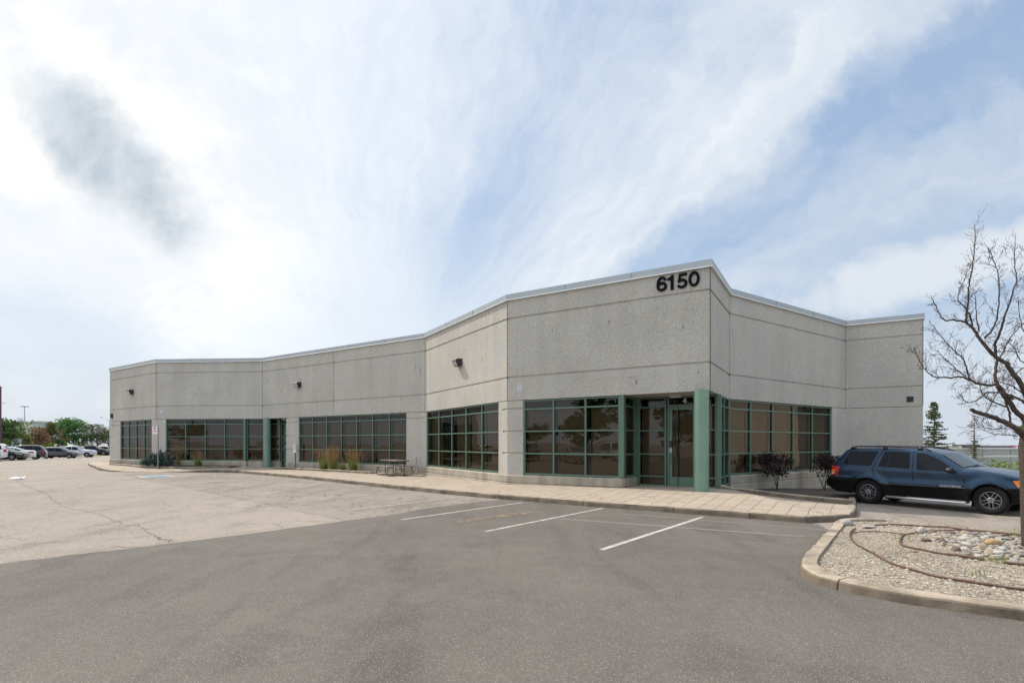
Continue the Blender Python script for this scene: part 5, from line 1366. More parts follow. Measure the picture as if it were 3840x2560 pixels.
for i, (px, Yd, h, rx, lm, lab, n, bare, shp) in enumerate([
    (12, 66, 5.6, 2.0, L_DARK, 'dark green tree at the far left edge behind the white minivan', 1500, 0, 'round'),
    (80, 84, 5.7, 2.3, L_YEL, 'half bare yellow green tree beside the blue and white sign board', 800, .8, 'round'),
    (132, 86, 5.1, 2.4, L_RUSTY, 'low rusty brown tree right of the sign board', 1200, .3, 'round'),
    (188, 96, 6.3, 1.9, L_MIX, 'browning tree with a narrow pointed top', 1200, .3, 'cone'),
    (247, 112, 7.5, 3.7, L_MID, 'broad fresh green tree, left of the pair behind the grey crossover', 3400, 0, 'round'),
    (298, 114, 7.3, 3.5, L_MID, 'fresh green tree, right of the pair behind the silver pickup', 3200, 0, 'round'),
    (364, 112, 7.5, 3.3, L_DULL, 'dull olive tree with gaps in its crown left of the lamp post', 2000, .3, 'round'),
    (406, 122, 5.6, 1.9, L_RUSTY, 'small brownish tree at the building corner', 700, .4, 'round'),
    (212, 99, 3.4, 1.9, L_DARK, 'small dark round tree behind the person', 800, 0, 'round'),
    (48, 100, 5.2, 2.5, L_DULL, 'olive tree far behind the sign board', 900, .2, 'round')]):
    x, y = at(px, Yd); far_tree(lab, x, y, h, rx, lm, 40+i, n, .30, bare=bare, shape=shp)
hg = MB(); rng = random.Random(9)
for k in range(16):
    x, y = at(lerp(112, 194, k/15), 93+rng.uniform(-.8, .8)); leafball(hg, (x, y, .70+.3*math.sin(k*.7)+.25*rng.random()), (1.1, 1.0, 1.05), 170, .24, rng)
tag(obj('hedge', hg, L_HEDGE), 'bright lime green hedge behind the charcoal sport utility', 'hedge')
hg = MB()
for k in range(14):
    x = lerp(30.5, 43, k/13); y = 33.8+rng.uniform(-.7, .7); leafball(hg, (x, y, ground_z(x, y)+.55+.2*rng.random()), (.8, .8, .70), 150, .17, rng)
tag(obj('hedge', hg, L_HEDGE), 'lime green bushes beyond the nose of the blue off-roader', 'hedge')
hg = MB()
for k in range(9):
    x, y = at(lerp(3590, 3650, k/8), 58+rng.uniform(-.8, .8)); leafball(hg, (x, y, ground_z(x, y)+.7+.6*rng.random()), (.8, .8, 1.0), 120, .22, rng)
tag(obj('shrub', hg, L_SPRUCE), 'dark low shrub between the two spruces', 'shrub')
# mounded verge of grass under the far trees
VERGE = [(-160, 76), (-90, 74), (-81, 80), (-77.6, 91), (-77.2, 106), (-80, 134), (-160, 134)]
def verge_z(x, y): return ground_z(x, y)+.012+.85*sst(0, 4.5, seg_dist((x, y), VERGE[1:6])[0])
struct('grass_verge', sheet(VERGE, verge_z, 3), M_LAWN)

def spruce(label, x, y, h, rx, seed, alive, group):
    rng = random.Random(seed); z0 = ground_z(x, y)
    T = thing('spruce_tree', label, 'tree', (x, y, z0), 0, group)
    t = MB(); t.tube([(0, 0, -.1), (.02, 0, h*.5), (0, 0, h)], [.13, .085, .012], 7)
    c = MB(); v = MB(); nl = 30 if alive else 24
    for i in range(nl):
        f_ = (i+.5)/nl; zz = lerp(h*.03, h*.985, f_); L = rx*(1-f_)**.85*rng.uniform(.75, 1.1)+.12
        for k in range(rng.randint(5, 8)):
            a = rng.uniform(0, 6.28); d = Vector((math.cos(a), math.sin(a), 0)); Lk = L*rng.uniform(.55, 1.1)
            sag = rng.uniform(.10, .30) if f_ < .75 else -.35
            pts = [Vector((0, 0, zz))+d*Lk*u+Vector((0, 0, -sag*Lk*u+.28*Lk*u*u)) for u in (0, .35, .7, 1.0)]
            t.tube(pts, [.022*(1-f_)+.008, .016, .011, .005], 4, 0, False)
            for u in range(int(5+Lk*7)):
                w = rng.uniform(.12 if alive else .3, 1.0); q = pts[0].lerp(pts[3], w)+Vector((0, 0, -.12*sag*Lk*(1-w)))
                if alive:
                    if rng.random() < .12+.25*(f_ > .3)*(rng.random() < .3): continue
                    leafball(c, q, (.17, .17, .09), 4 if f_ > .35 else 6, .16, rng, droop=.4)
                else:
                    t.tube([q, q+Vector((rng.gauss(0, .10), rng.gauss(0, .10), -rng.uniform(.02, .18)))], [.006, .003], 3, 0, False)
    if not alive:
        for k in range(26):
            zz = rng.uniform(.2, h*.56); leafball(c, (rng.gauss(0, .16), rng.gauss(0, .16), zz), (.24, .24, .22), 16, .16, rng)
        for k in range(10):
            a = rng.uniform(0, 6.28); leafball(c, (.55*math.cos(a), .55*math.sin(a), rng.uniform(.5, h*.4)), (.25, .25, .12), 9, .14, rng)
    obj('trunk', t, M_TRUNK, T, world=False); obj('crown', c, L_SPRUCE, T, world=False)
x, y = at(3503, 56); spruce('tall green spruce against the sky beside the building end', x, y, 1.8+156*56/1940-ground_z(x, y), 2.75, 3, True, 'spruces beyond the building end')
x, y = at(3653, 60); spruce('thin half dead spruce with bare top and ivy green lower trunk', x, y, 1.8+108*60/1940-ground_z(x, y), 2.3, 5, False, 'spruces beyond the building end')

# low blue spruce by the tall sign, with rusty dead tips
rng = random.Random(21)
bx_, by_ = -23.2, 33.95; bz = walk_z(bx_, by_)+.05
T = thing('blue_spruce_shrub', 'low spreading blue green spruce shrub with rusty dead tips behind the sign post', 'shrub', (bx_, by_, bz))
c = MB(); dcl = MB()
for k in range(150):
    a = rng.uniform(0, 6.28); rr = rng.random()**.5; x_ = .98*rr*math.cos(a)-.04; y_ = .50*rr*math.sin(a)
    top = (1.08-.48*abs(x_-.25)/.9-.22*rr)*(1.0 if x_ > -.4 else .86); zz = rng.uniform(.10, max(.25, top))
    tgt = dcl if ((x_ > .35 and zz > .55 and rng.random() < .55) or (x_ < -.55 and zz > .42 and rng.random() < .5)) else c
    d = Vector((x_, y_*1.6, .35+rng.uniform(0, .4))).normalized()
    for q in range(46):
        w = rng.random(); p = Vector((x_, y_, zz))+d*.22*(w-.3)+Vector((rng.gauss(0, .045), rng.gauss(0, .045), rng.gauss(0, .035)))
        a_ = (d+Vector((rng.gauss(0, .5), rng.gauss(0, .5), rng.gauss(0, .4)))).normalized(); b_ = a_.orthogonal().normalized(); s_ = rng.uniform(.05, .10)
        tgt.add([p-a_*s_*.5, p+b_*s_*.22, p+a_*s_*.6, p-b_*s_*.22], [(0, 1, 2, 3)])
obj('foliage', c, L_BLUE, T, world=False); obj('dead_tip', dcl, L_DEAD, T, world=False)
st_ = MB()
for k in range(7): st_.tube([(0, 0, 0), (rng.uniform(-.6, .6), rng.uniform(-.25, .25), .25), (rng.uniform(-1.0, 1.0), rng.uniform(-.4, .4), .5)], [.03, .02, .008], 5)
obj('stem', st_, M_BARK, T, world=False)

GG = 'ornamental grasses along the wall'
def grass_clump(label, x, y, h, w, seed, green=.5, straw=.5, n=150, nm='ornamental_grass'):
    rng = random.Random(seed); T = thing(nm, label, 'grass plant', (x, y, walk_z(x, y)+.04), 0, GG)
    def blade(mb, r0, lean, hh, wd, curve):
        a = rng.uniform(0, 6.28); b0 = Vector((math.cos(a), math.sin(a), 0))*r0*rng.random(); a2 = a+rng.gauss(0, .6); d = Vector((math.cos(a2), math.sin(a2), 0)); s_ = Vector((-d.y, d.x, 0))
        prev = None
        for i in range(5):
            u = i/4; p = b0+d*lean*hh*(u**1.6)+Vector((0, 0, hh*(u-curve*u*u))); ww = wd*(1-u*.85)
            cur = (p-s_*ww, p+s_*ww)
            if prev: mb.add([prev[0], prev[1], cur[1], cur[0]], [(0, 1, 2, 3)])
            prev = cur
        return p
    g = MB(); b = MB(); pl_ = MB()
    for k in range(int(n*green)): blade(g, w*.30, rng.uniform(.15, .75), h*rng.uniform(.30, .72), .016, .25)
    for k in range(int(n*.5)): blade(g if rng.random() < .4 else b, w*.35, rng.uniform(.05, .3), h*rng.uniform(.35, .75), .007, .08)
    for k in range(int(n*straw)):
        tip = blade(b, w*.35, rng.uniform(.02, .34), h*rng.uniform(.55, 1.0), .004, .02)
        for q in range(9):
            p = tip+Vector((rng.gauss(0, .012), rng.gauss(0, .012), -rng.random()*h*.24)); a_ = Vector((rng.gauss(0, .25), rng.gauss(0, .25), 1)).normalized(); b_ = a_.orthogonal().normalized()
            pl_.add([p-a_*.03, p+b_*.008, p+a_*.035, p-b_*.008], [(0, 1, 2, 3)])
    obj('leaf_blade', g, L_GREENB, T, world=False); obj('stem', b, L_BROWNG, T, world=False)
    if pl_.v: obj('plume', pl_, L_STRAW, T, world=False)
grass_clump('tall orange plumed grass with bright green base, leftmost of the trio', -10.85, 29.85, 1.36, .75, 1, .9, .40)
grass_clump('tallest russet plumed grass in the middle of the trio', -10.15, 29.45, 1.52, .62, 2, .3, .6)
grass_clump('thin dark green grass tuft between the plumed clumps', -9.45, 29.0, .80, .5, 3, .7, .12, 90)
grass_clump('orange plumed grass, rightmost of the trio', -8.75, 28.5, 1.36, .70, 4, .8, .5)
grass_clump('dark green grass clump in front of the far window, right of the spruce shrub', -20.4, 33.65, 1.15, .60, 5, .9, .25, 130)
grass_clump('pale straw grass sprouting behind the spruce shrub', -22.0, 34.1, 1.55, .4, 6, .2, .5, 70)
def leafy(label, x, y, z, seed, w, h, n, lm, stem=True, nm='purple_shrub', group='dark shrubs under the right windows'):
    rng = random.Random(seed); T = thing(nm, label, 'shrub', (x, y, z), 0, group)
    t = MB(); tips = []
    for k in range(3):
        branchy(t, (0, 0, 0), (rng.uniform(-.35, .35), rng.uniform(-.2, .2), 1), h*.55, .02, 3, rng, tips, .55, .15)
    obj('stem', t, M_BARK, T, world=False)
    c = MB()
    for tp in tips:
        if tp.z > h*.35: leafball(c, tp, (.13, .13, .09), 12, .07, rng)
    for k in range(n):
        a = rng.uniform(0, 6.28); rr = rng.random()**.5*w; leafball(c, (rr*math.cos(a), rr*.6*math.sin(a), h*rng.uniform(.48, .98)*(1-.25*rr/w)), (.17, .17, .12), 26, .075, rng)
    obj('foliage', c, lm, T, world=False)
def leafy_at(label, px, Yd, seed, w, h, n): x, y = at(px, Yd); leafy(label, x, y, soil3(x, y), seed, w, h, n, L_PURP)
leafy_at('dark purple shrub with a crooked bare stem before the right windows', 2915, 19.6, 1, .62, 1.42, 24)
leafy_at('dark purple shrub against the pier behind the tail of the blue off-roader', 3092, 20.6, 3, .55, 1.60, 18)

# ================================================================== PLANTED ISLAND
ISL = [(13.5, 1.8), (9.0, 2.9), (6.5, 4.25), (5.17, 5.23), (4.86, 5.46), (4.30, 5.85), (3.98, 6.30), (3.88, 6.62), (3.94, 7.0), (4.14, 7.42), (4.60, 8.05), (5.5, 9.22), (6.45, 10.45), (7.05, 11.28), (7.5, 11.55), (8.15, 11.45)]
isl_line = chaikin(ISL[::-1], 1)[::-1]
# outline runs right (near) -> left -> back right: outer side must be the road side
il, ih, ib = resample(isl_line[::-1], [.13]*len(isl_line), .16, [1.6, 3.55, 5.5, 7.15, 8.9, 11.2, 13.6])
il2, ih2, ib2 = il, ih, ib
km = kerb_mesh([p for p in il2][::-1], ih2[::-1], .19, -.08, lambda x, y: 0.0, [len(il2)-2-b for b in ib2])
# orientation: mirrored so the battered face looks at the road
km2 = kerb_mesh(il2, ih2, .19, -.08, lambda x, y: 0.0, ib2)
def faces_out(m_): return m_
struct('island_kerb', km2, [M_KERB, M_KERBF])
def isl_z(x, y):
    d = seg_dist((x, y), ISL)[0]
    return .085+.05*sst(.1, 1.5, d)+.02*noise.noise((x*1.7, y*1.7, 1))+.008*noise.noise((x*7, y*7, 2))
isl_poly = isl_line+[(8.9, 10.75), (9.76, 9.8), (12.0, 7.2), (15.5, 3.0)]
struct('island_gravel_bed', sheet(isl_poly, isl_z, .2), M_GRAVELBED)
rng = random.Random(8)
bk = MB(); l3, h3, b3 = resample([(8.15, 11.45), (8.9, 10.75), (9.76, 9.8), (12.0, 7.2)], [.10, .06, .05, .05], .3, [1.2, 3.0])
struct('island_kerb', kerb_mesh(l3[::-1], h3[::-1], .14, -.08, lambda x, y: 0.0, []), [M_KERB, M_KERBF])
STONE_POLY = [(7.75, 9.85), (9.2, 9.2), (10.3, 8.2), (9.6, 6.9), (8.3, 6.2), (7.05, 7.05), (6.72, 7.45), (6.85, 8.05), (7.2, 8.9)]
# loose gravel: thousands of chips as one
gv = MB()
OCT = [(1, 0, 0), (-1, 0, 0), (0, 1, 0), (0, -1, 0), (0, 0, 1), (0, 0, -1)]; OF = [(0, 2, 4), (2, 1, 4), (1, 3, 4), (3, 0, 4), (2, 0, 5), (1, 2, 5), (3, 1, 5), (0, 3, 5)]
cnt = 0
while cnt < 15000:
    x = rng.uniform(3.9, 10.5); y = 5+abs(rng.gauss(0, 3.2)) if False else rng.uniform(3.2, 11.4)
    if not inside((x, y), isl_poly) or seg_dist((x, y), ISL)[0] < .20: continue
    if rng.random() > min(1, 45/(x*x+y*y)): continue
    s_ = rng.uniform(.006, .018)*(1.7 if rng.random() < .10 else 1)*(1.5 if inside((x, y), STONE_POLY) else 1); a = rng.uniform(0, 6.28); ca, sa = math.cos(a), math.sin(a); k1, k2, k3 = s_*rng.uniform(.8, 1.6), s_, s_*rng.uniform(.4, .8)
    z = isl_z(x, y)+k3*.25
    gv.add([(x+(vx*k1*ca-vy*k2*sa), y+(vx*k1*sa+vy*k2*ca), z+vz*k3) for vx, vy, vz in OCT], OF, rng.choices((0, 1, 2, 3), (5, 3, 2, 1))[0]); cnt += 1
M_CHIP = [simple('pale_limestone_chip', (.42, .375, .30), .85, 0, .2, 9), simple('tan_gravel_chip', (.30, .235, .165), .85, 0, .2, 9), simple('grey_gravel_chip', (.21, .19, .165), .85, 0, .2, 9), simple('brown_gravel_chip', (.20, .12, .08), .85, 0, .2, 9)]
o = obj('gravel', gv, M_CHIP); o['kind'] = 'stuff'; tag(o, 'loose pale gravel chips covering the kerbed island', 'gravel')
# river stones
def stone_mesh(seed, flat):
    bm = bmesh.new(); bmesh.ops.create_icosphere(bm, subdivisions=2, radius=1.0)
    for v in bm.verts:
        n_ = noise.noise(v.co*1.1+Vector((seed*7.3, 0, 0))); v.co = Vector((v.co.x*1.25, v.co.y*.9, v.co.z*flat))*(1+.22*n_)
    me = bpy.data.meshes.new('river_stone')
    for f_ in bm.faces: f_.smooth = True
    bm.to_mesh(me); bm.free(); return me
SM = [simple('pale_grey_stone', (.30, .28, .25), .8, 0, .18, 3), simple('mid_grey_stone', (.175, .165, .152), .8, 0, .18, 3), simple('tan_stone', (.29, .235, .17), .8, 0, .18, 3), simple('white_stone', (.40, .38, .34), .8, 0, .1, 3), simple('brown_stone', (.13, .09, .07), .8, 0, .2, 3), simple('pinkish_stone', (.28, .205, .17), .8, 0, .18, 3)]
metas = []
for i, mt in enumerate(SM):
    for j in range(3):
        me = stone_mesh(i*3+j, (.55, .65, .45)[j]); me.materials.append(mt); metas.append((i, me))
SLAB = {0: 'rounded pale grey river stone in the stone heap on the island', 1: 'rounded mid grey river stone in the stone heap on the island', 2: 'rounded tan river stone in the stone heap on the island', 3: 'rounded whitish river stone in the stone heap on the island', 4: 'rounded dark brown river stone in the stone heap on the island', 5: 'rounded pinkish river stone in the stone heap on the island'}
SN = ['pale grey', 'mid grey', 'tan', 'whitish', 'brown', 'pinkish']
placed = []; tries = 0
while len(placed) < 285 and tries < 60000:
    tries += 1
    x = rng.uniform(6.6, 10.4); y = rng.uniform(6.1, 9.9)
    if not inside((x, y), STONE_POLY) or x/y > 1.06: continue
    s_ = rng.choice((.026, .032, .036, .04, .045, .052, .066))*rng.uniform(.85, 1.15)
    if any(math.hypot(x-a, y-b) < (s_+c_)*.80 for a, b, c_ in placed): continue
    placed.append((x, y, s_))
    i, me = rng.choices(metas, [(4, 3, 3, 2.2, 1.0, 1.5)[q[0]] for q in metas])[0]
    o = bpy.data.objects.new('river_stone', me); COL.objects.link(o)
    o.location = (x, y, isl_z(x, y)+s_*.28); o.rotation_euler = (rng.uniform(-.25, .25), rng.uniform(-.25, .25), rng.uniform(0, 6.28)); o.scale = (s_, s_, s_)
    tag(o, SLAB[i], 'stone', SN[i]+' river stones on the island')
def single(nm, label, x, y, s_, mt, flat=.6, seed=50, sc=(1, 1, 1), rz=.3, dz=.3):
    me = stone_mesh(seed, flat); me.materials.append(mt); o = bpy.data.objects.new(nm, me); COL.objects.link(o)
    o.location = (x, y, isl_z(x, y)+s_*dz); o.rotation_euler = (.05, .1, rz); o.scale = (s_*sc[0], s_*sc[1], s_*sc[2]); tag(o, label, 'stone')
single('boulder', 'largest ochre coloured stone on top of the island stone heap', 7.88, 8.47, .115, simple('ochre_stone', (.37, .25, .12), .75, 0, .15, 3), .58, 51)
single('flat_stone', 'flat pale slab of broken concrete at the back of the island', 7.16, 10.38, .14, SM[3], .14, 52, (1.1, .7, 1), .4, .2)
single('boulder', 'pale rounded lump at the back kerb corner of the island', 6.95, 10.75, .12, SM[0], .75, 53)
single('upright_stone', 'small pale stone standing upright among the gravel', 7.55, 9.55, .065, SM[3], 1.1, 54, (1, 1, 1.1), .2, .7)
single('boulder', 'brown flat stone by itself left of the stone heap', 7.0, 8.75, .075, SM[4], .5, 55)
# hoses lying on the gravel
def hose(label, pts, r=.013, nm='irrigation_hose', lift=.0):
    pts = chaikin(pts, 2); m = MB(); m.tube([(x, y, isl_z(x, y)+r+.006+lift) for x, y in pts], r, 8)
    tag(obj(nm, m, M_HOSE, None, True), label, 'hose', 'brown hoses on the island')
hose('long brown hose curving along the near side of the gravel', [(7.2, 4.7), (5.83, 5.89), (5.58, 6.12), (5.3, 6.38), (5.2, 6.73), (5.22, 7.12), (5.39, 7.6), (5.6, 8.26), (5.84, 8.87), (6.1, 9.35), (6.45, 9.85), (6.8, 10.25)], .015)
hose('short brown hose crossing between the two loops', [(6.35, 9.65), (6.63, 9.82), (6.98, 9.74), (7.08, 9.38)], .010, lift=.012)
hose('brown hose bending round the left end of the stone heap', [(7.12, 9.40), (6.72, 8.95), (6.45, 8.6), (6.30, 8.32), (6.26, 8.08), (6.36, 7.74), (6.53, 7.58)], .015)
hose('brown hose along the back of the stone heap', [(7.1, 9.36), (7.4, 9.54), (8.04, 9.76), (8.52, 9.74), (8.75, 9.52), (9.3, 8.95)], .012)
hose('brown hose beside the buried back kerb of the island', [(7.4, 10.55), (7.96, 10.57), (8.33, 10.25), (8.62, 9.9), (8.9, 9.55), (9.6, 8.8)], .015)
hose('thick short brown pipe at the front of the stone heap', [(6.50, 7.60), (6.58, 7.46), (6.68, 7.32)], .022)
hose('stub of brown pipe at the right edge of the stone heap', [(6.78, 7.14), (7.1, 6.85), (7.5, 6.6)], .018)
gt = MB()
for cx, cy, n_ in ((6.78, 7.24, 40), (9.05, 9.15, 60), (6.9, 9.0, 14), (5.8, 6.5, 10), (7.0, 6.2, 12)):
    for k in range(n_):
        x = cx+rng.gauss(0, .10); y = cy+rng.gauss(0, .07); a = rng.uniform(0, 6.28); h = rng.uniform(.05, .16)*(1.8 if n_ == 60 else 1); d = Vector((math.cos(a), math.sin(a), 0))*h*.5; s_ = Vector((-math.sin(a), math.cos(a), 0))*.005; p = Vector((x, y, isl_z(x, y)))
        gt.add([p-s_, p+s_, p+d+Vector((0, 0, h))], [(0, 1, 2)])
o = obj('weeds', gt, L_GREENB); o['kind'] = 'stuff'; tag(o, 'small green weeds sprouting in the island gravel', 'weeds')
# a few weeds in the paving joints
gt = MB()
for k in range(60):
    f_ = rng.random(); i = rng.randint(10, 19); x = lerp(KERB[i][0], KERB[i+1][0], f_)+rng.uniform(0, 1.2); y = lerp(KERB[i][1], KERB[i+1][1], f_)+rng.uniform(.1, 1.2)
    for q in range(4):
        a = rng.uniform(0, 6.28); h = rng.uniform(.02, .07); p = Vector((x+rng.gauss(0, .03), y+rng.gauss(0, .03), walk_z(x, y)-.004)); d = Vector((math.cos(a), math.sin(a), 0))*h*.6; s_ = Vector((-math.sin(a), math.cos(a), 0))*.005
        gt.add([p-s_, p+s_, p+d+Vector((0, 0, h))], [(0, 1, 2)])
o = obj('weeds', gt, L_BROWNG); o['kind'] = 'stuff'; tag(o, 'dry weeds in the joints of the beige paving', 'weeds')

# ================================================================== BARE TREE AT THE RIGHT EDGE
TB = (8.255, 8.16)
tr = thing('bare_tree', 'leafless tree with reddish twigs and a broken limb at the right edge', 'tree', (TB[0], TB[1], isl_z(*TB)-.02))
K = 8.16/1940.0
def ip(x, y, dy=0.0):      # point of the tree: measured across and up at the trunk's distance, dy metres nearer or farther
    Yd = 8.16+dy; return Vector(((x-1920)*Yd/1940.0-TB[0], dy, 1.8+(1660-y)*Yd/1940.0-tr.location.z))
rng = random.Random(77)
trunk = MB(); limb = MB(); twig = MB()
trunk.tube([ip(3890, 2060), ip(3882, 2030), ip(3872, 1900), ip(3866, 1780), ip(3862, 1680), ip(3862, 1600), ip(3880, 1500), ip(3890, 1400)], [.19, .165, .145, .135, .14, .10, .08, .05], 12)
obj('trunk', trunk, M_BARK, tr, world=False, smooth=True)
def zz(L, s=3.9205, ox=3400, oy=1100): return [(ox+x/s, oy+y/s) for x, y in L]
def z9(L): return zz(L, 2.24, 3360, 800)
def zh(L): return zz(L, 4.3565, 3380, 1440)
SEGS = []
def limb_px(L, r0, r1, dys=(0, 0), tw=1.0, up=True):
    r0 *= .86; r1 *= .86
    n_ = len(L); pts = [ip(x, y, lerp(dys[0], dys[1], i/(n_-1))) for i, (x, y) in enumerate(L)]
    fine = [tuple(p) for p in pts]; fine = chaikin(fine, 2) if len(fine) > 2 else fine
    fine = [Vector(p)+Vector((rng.gauss(0, .004), rng.gauss(0, .004), rng.gauss(0, .004))) for p in fine]
    rs = [lerp(r0, r1, i/(len(fine)-1)) for i in range(len(fine))]
    (limb if r0 > .012 else twig).tube(fine, rs, 8 if r0 > .02 else 5)
    SEGS.append((fine, rs, tw)); return pts
# main limbs
limb_px([(3856, 1640), (3800, 1600), (3765, 1582), (3720, 1562), (3680, 1550), (3640, 1536)], .052, .030, (0, -.25), .25)          # broken limb
limb_px([(3870, 1560)]+zz([(1725, 1400), (1600, 1230), (1520, 1120), (1460, 1010), (1370, 985), (1310, 930), (1220, 840), (1130, 740), (1060, 640), (1000, 530), (930, 475), (880, 430)]), .048, .018, (.0, .35), .8)
limb_px(zz([(880, 430), (810, 400), (740, 405), (640, 380), (595, 410), (530, 370), (480, 300), (440, 200), (400, 130), (370, 70)]), .020, .005, (.35, .5))
limb_px(zz([(880, 430), (875, 330), (900, 180), (905, 0)])+z9([(608, 640), (625, 540), (645, 430), (660, 300), (668, 180), (658, 95)]), .022, .004, (.35, .2), 1.2)
limb_px(zz([(960, 470), (930, 330), (860, 210), (780, 140), (740, 40)])+z9([(575, 560), (600, 470)]), .016, .004, (.33, .55))
limb_px(zz([(1060, 560), (1030, 400), (1020, 200), (1010, 40)]), .013, .004, (.3, .1), .8)
limb_px(zz([(1140, 660), (1220, 590), (1290, 490), (1330, 360), (1355, 180), (1360, 0)])+z9([(863, 540), (840, 440), (800, 350), (773, 290)]), .018, .004, (.28, -.1), 1.2)
limb_px(zz([(1310, 930), (1300, 800), (1320, 680), (1380, 560), (1420, 420), (1460, 280), (1540, 60)])+z9([(985, 640), (1020, 560), (990, 400), (1000, 240)]), .026, .004, (.25, .0), 1.2)
limb_px(zz([(1360, 960), (1440, 840), (1480, 700), (1600, 560), (1725, 430)])+[(3862, 1180), (3880, 1120)], .014, .004, (.22, .5))
limb_px(zz([(1540, 1560), (1440, 1500), (1380, 1420), (1330, 1330), (1290, 1230), (1310, 1080), (1335, 990)]), .036, .020, (.0, .22), .9)
limb_px([(3858, 1600)]+zh([(2000, 560), (1850, 430), (1740, 260), (1640, 120), (1560, 0)])+zz([(1380, 1440)]), .044, .036, (0, .05), .4)
limb_px(zz([(1330, 1335), (1230, 1350), (1080, 1330), (980, 1300), (900, 1260), (850, 1230), (760, 1220), (640, 1240), (540, 1230), (470, 1240), (390, 1220), (310, 1160), (245, 1090), (200, 1010), (150, 900), (115, 800)]), .024, .0035, (.0, -.4), 1.2)
limb_px(zz([(930, 1260), (900, 1180), (870, 1060), (840, 960), (740, 890), (640, 790), (570, 710), (500, 620), (430, 530), (380, 465)]), .016, .004, (-.2, -.05))
limb_px(zz([(870, 1220), (790, 1160), (690, 1080), (600, 1000), (520, 920), (450, 840)]), .012, .004, (-.2, -.45))
limb_px(zz([(840, 960), (800, 880), (830, 820), (880, 775)]), .006, .003, (-.12, -.1))
limb_px([(3850, 1520)]+zh([(1990, 280), (1850, 200), (1700, 150), (1560, 135), (1380, 130), (1330, 190), (1250, 250), (1180, 290), (1100, 305), (1020, 260), (950, 170)]), .022, .005, (0, -.35), 1.1)
limb_px(zh([(1720, 370), (1600, 330), (1480, 280), (1370, 220), (1310, 130), (1290, 40)])+zz([(1080, 1350), (1040, 1230)]), .016, .005, (0, .25))
limb_px([(3850, 1660)]+zh([(1880, 760), (1800, 680), (1770, 600), (1780, 480), (1740, 380), (1690, 250)]), .022, .016, (0, .1), .4)
limb_px(zh([(1380, 470), (1450, 350), (1520, 230), (1580, 130)]), .010, .006, (-.2, -.1), .4)
limb_px(zh([(1900, 850), (1800, 830), (1650, 825), (1480, 810), (1380, 770), (1300, 620)]), .010, .003, (0, -.3))
limb_px(zh([(1630, 700), (1580, 740), (1440, 720), (1340, 715), (1240, 700)]), .009, .003, (-.1, -.3))
limb_px(zh([(1390, 540), (1350, 580), (1300, 610)]), .008, .003, (-.1, -.15), .3)
limb_px(zz([(1725, 1480), (1600, 1390), (1480, 1330), (1380, 1310)]), .014, .007, (.1, -.1))
limb_px(zz([(1330, 860), (1480, 850), (1600, 855), (1725, 880)]), .009, .004, (.2, .3))
limb_px(zz([(1725, 1020), (1640, 960), (1590, 800), (1480, 700), (1400, 640)]), .010, .003, (.3, .1))
limb_px(zz([(1725, 1090), (1600, 1180), (1500, 1240), (1380, 1300)]), .010, .004, (.3, .05))
limb_px(zz([(1725, 560), (1690, 480), (1660, 300), (1640, 100)]), .011, .004, (.3, .2))
limb_px([(3880, 1420), (3900, 1250), (3880, 1080), (3850, 950)], .04, .006, (.1, .3))
# clustered short twigs along every branch
def sprig(p, d, L, depth):
    q = p+d*L; m_ = p.lerp(q, .5)+Vector((rng.gauss(0, .08*L), rng.gauss(0, .08*L), rng.gauss(0, .08*L)))
    r = .0030 if depth > 1 else .0022
    twig.tube([p, m_, q], [r, r*.85, r*.6], 4, 0, False)
    twig.tube([q, q+d*.012], [.0052, .0015], 4, 0, False)            # bud
    if depth > 0:
        for k in range(rng.randint(1, 3)):
            w = rng.uniform(.3, 1.0); b_ = p.lerp(q, w); a = d.orthogonal().normalized(); c_ = d.cross(a); an = rng.uniform(0, 6.28)
            nd = (d*.9+(a*math.cos(an)+c_*math.sin(an))*.75+Vector((0, 0, .18))).normalized(); sprig(b_, nd, L*rng.uniform(.4, .75), depth-1)
for fine, rs, tw in SEGS:
    acc = rng.uniform(.02, .08)
    for i in range(len(fine)-1):
        seg = fine[i+1]-fine[i]; L = seg.length; d0 = seg.normalized(); s_ = 0
        while acc < L:
            p = fine[i]+d0*acc; a = d0.orthogonal().normalized(); c_ = d0.cross(a); an = rng.uniform(0, 6.28)
            nd = (d0*rng.uniform(.3, .9)+(a*math.cos(an)+c_*math.sin(an))+Vector((0, 0, .65))).normalized()
            thin = rs[i] < .022
            sprig(p, nd, rng.uniform(.06, .24 if thin else .28), 2 if rng.random() < .45 else 1)
            acc += rng.uniform(.028, .085)/tw*(1.0 if thin else 1.3)
        acc -= L
obj('limb', limb, M_BARK, tr, world=False, smooth=True); obj('twig', twig, M_TWIG, tr, world=False)['kind'] = 'stuff'
lf = MB()
for k in range(7): leafball(lf, ip(3826+rng.gauss(0, 9), 1604+rng.gauss(0, 9), rng.uniform(-.12, .1)), (.05, .05, .035), 9, .055, rng)
obj('leaf', lf, L_HEDGE, tr, world=False)

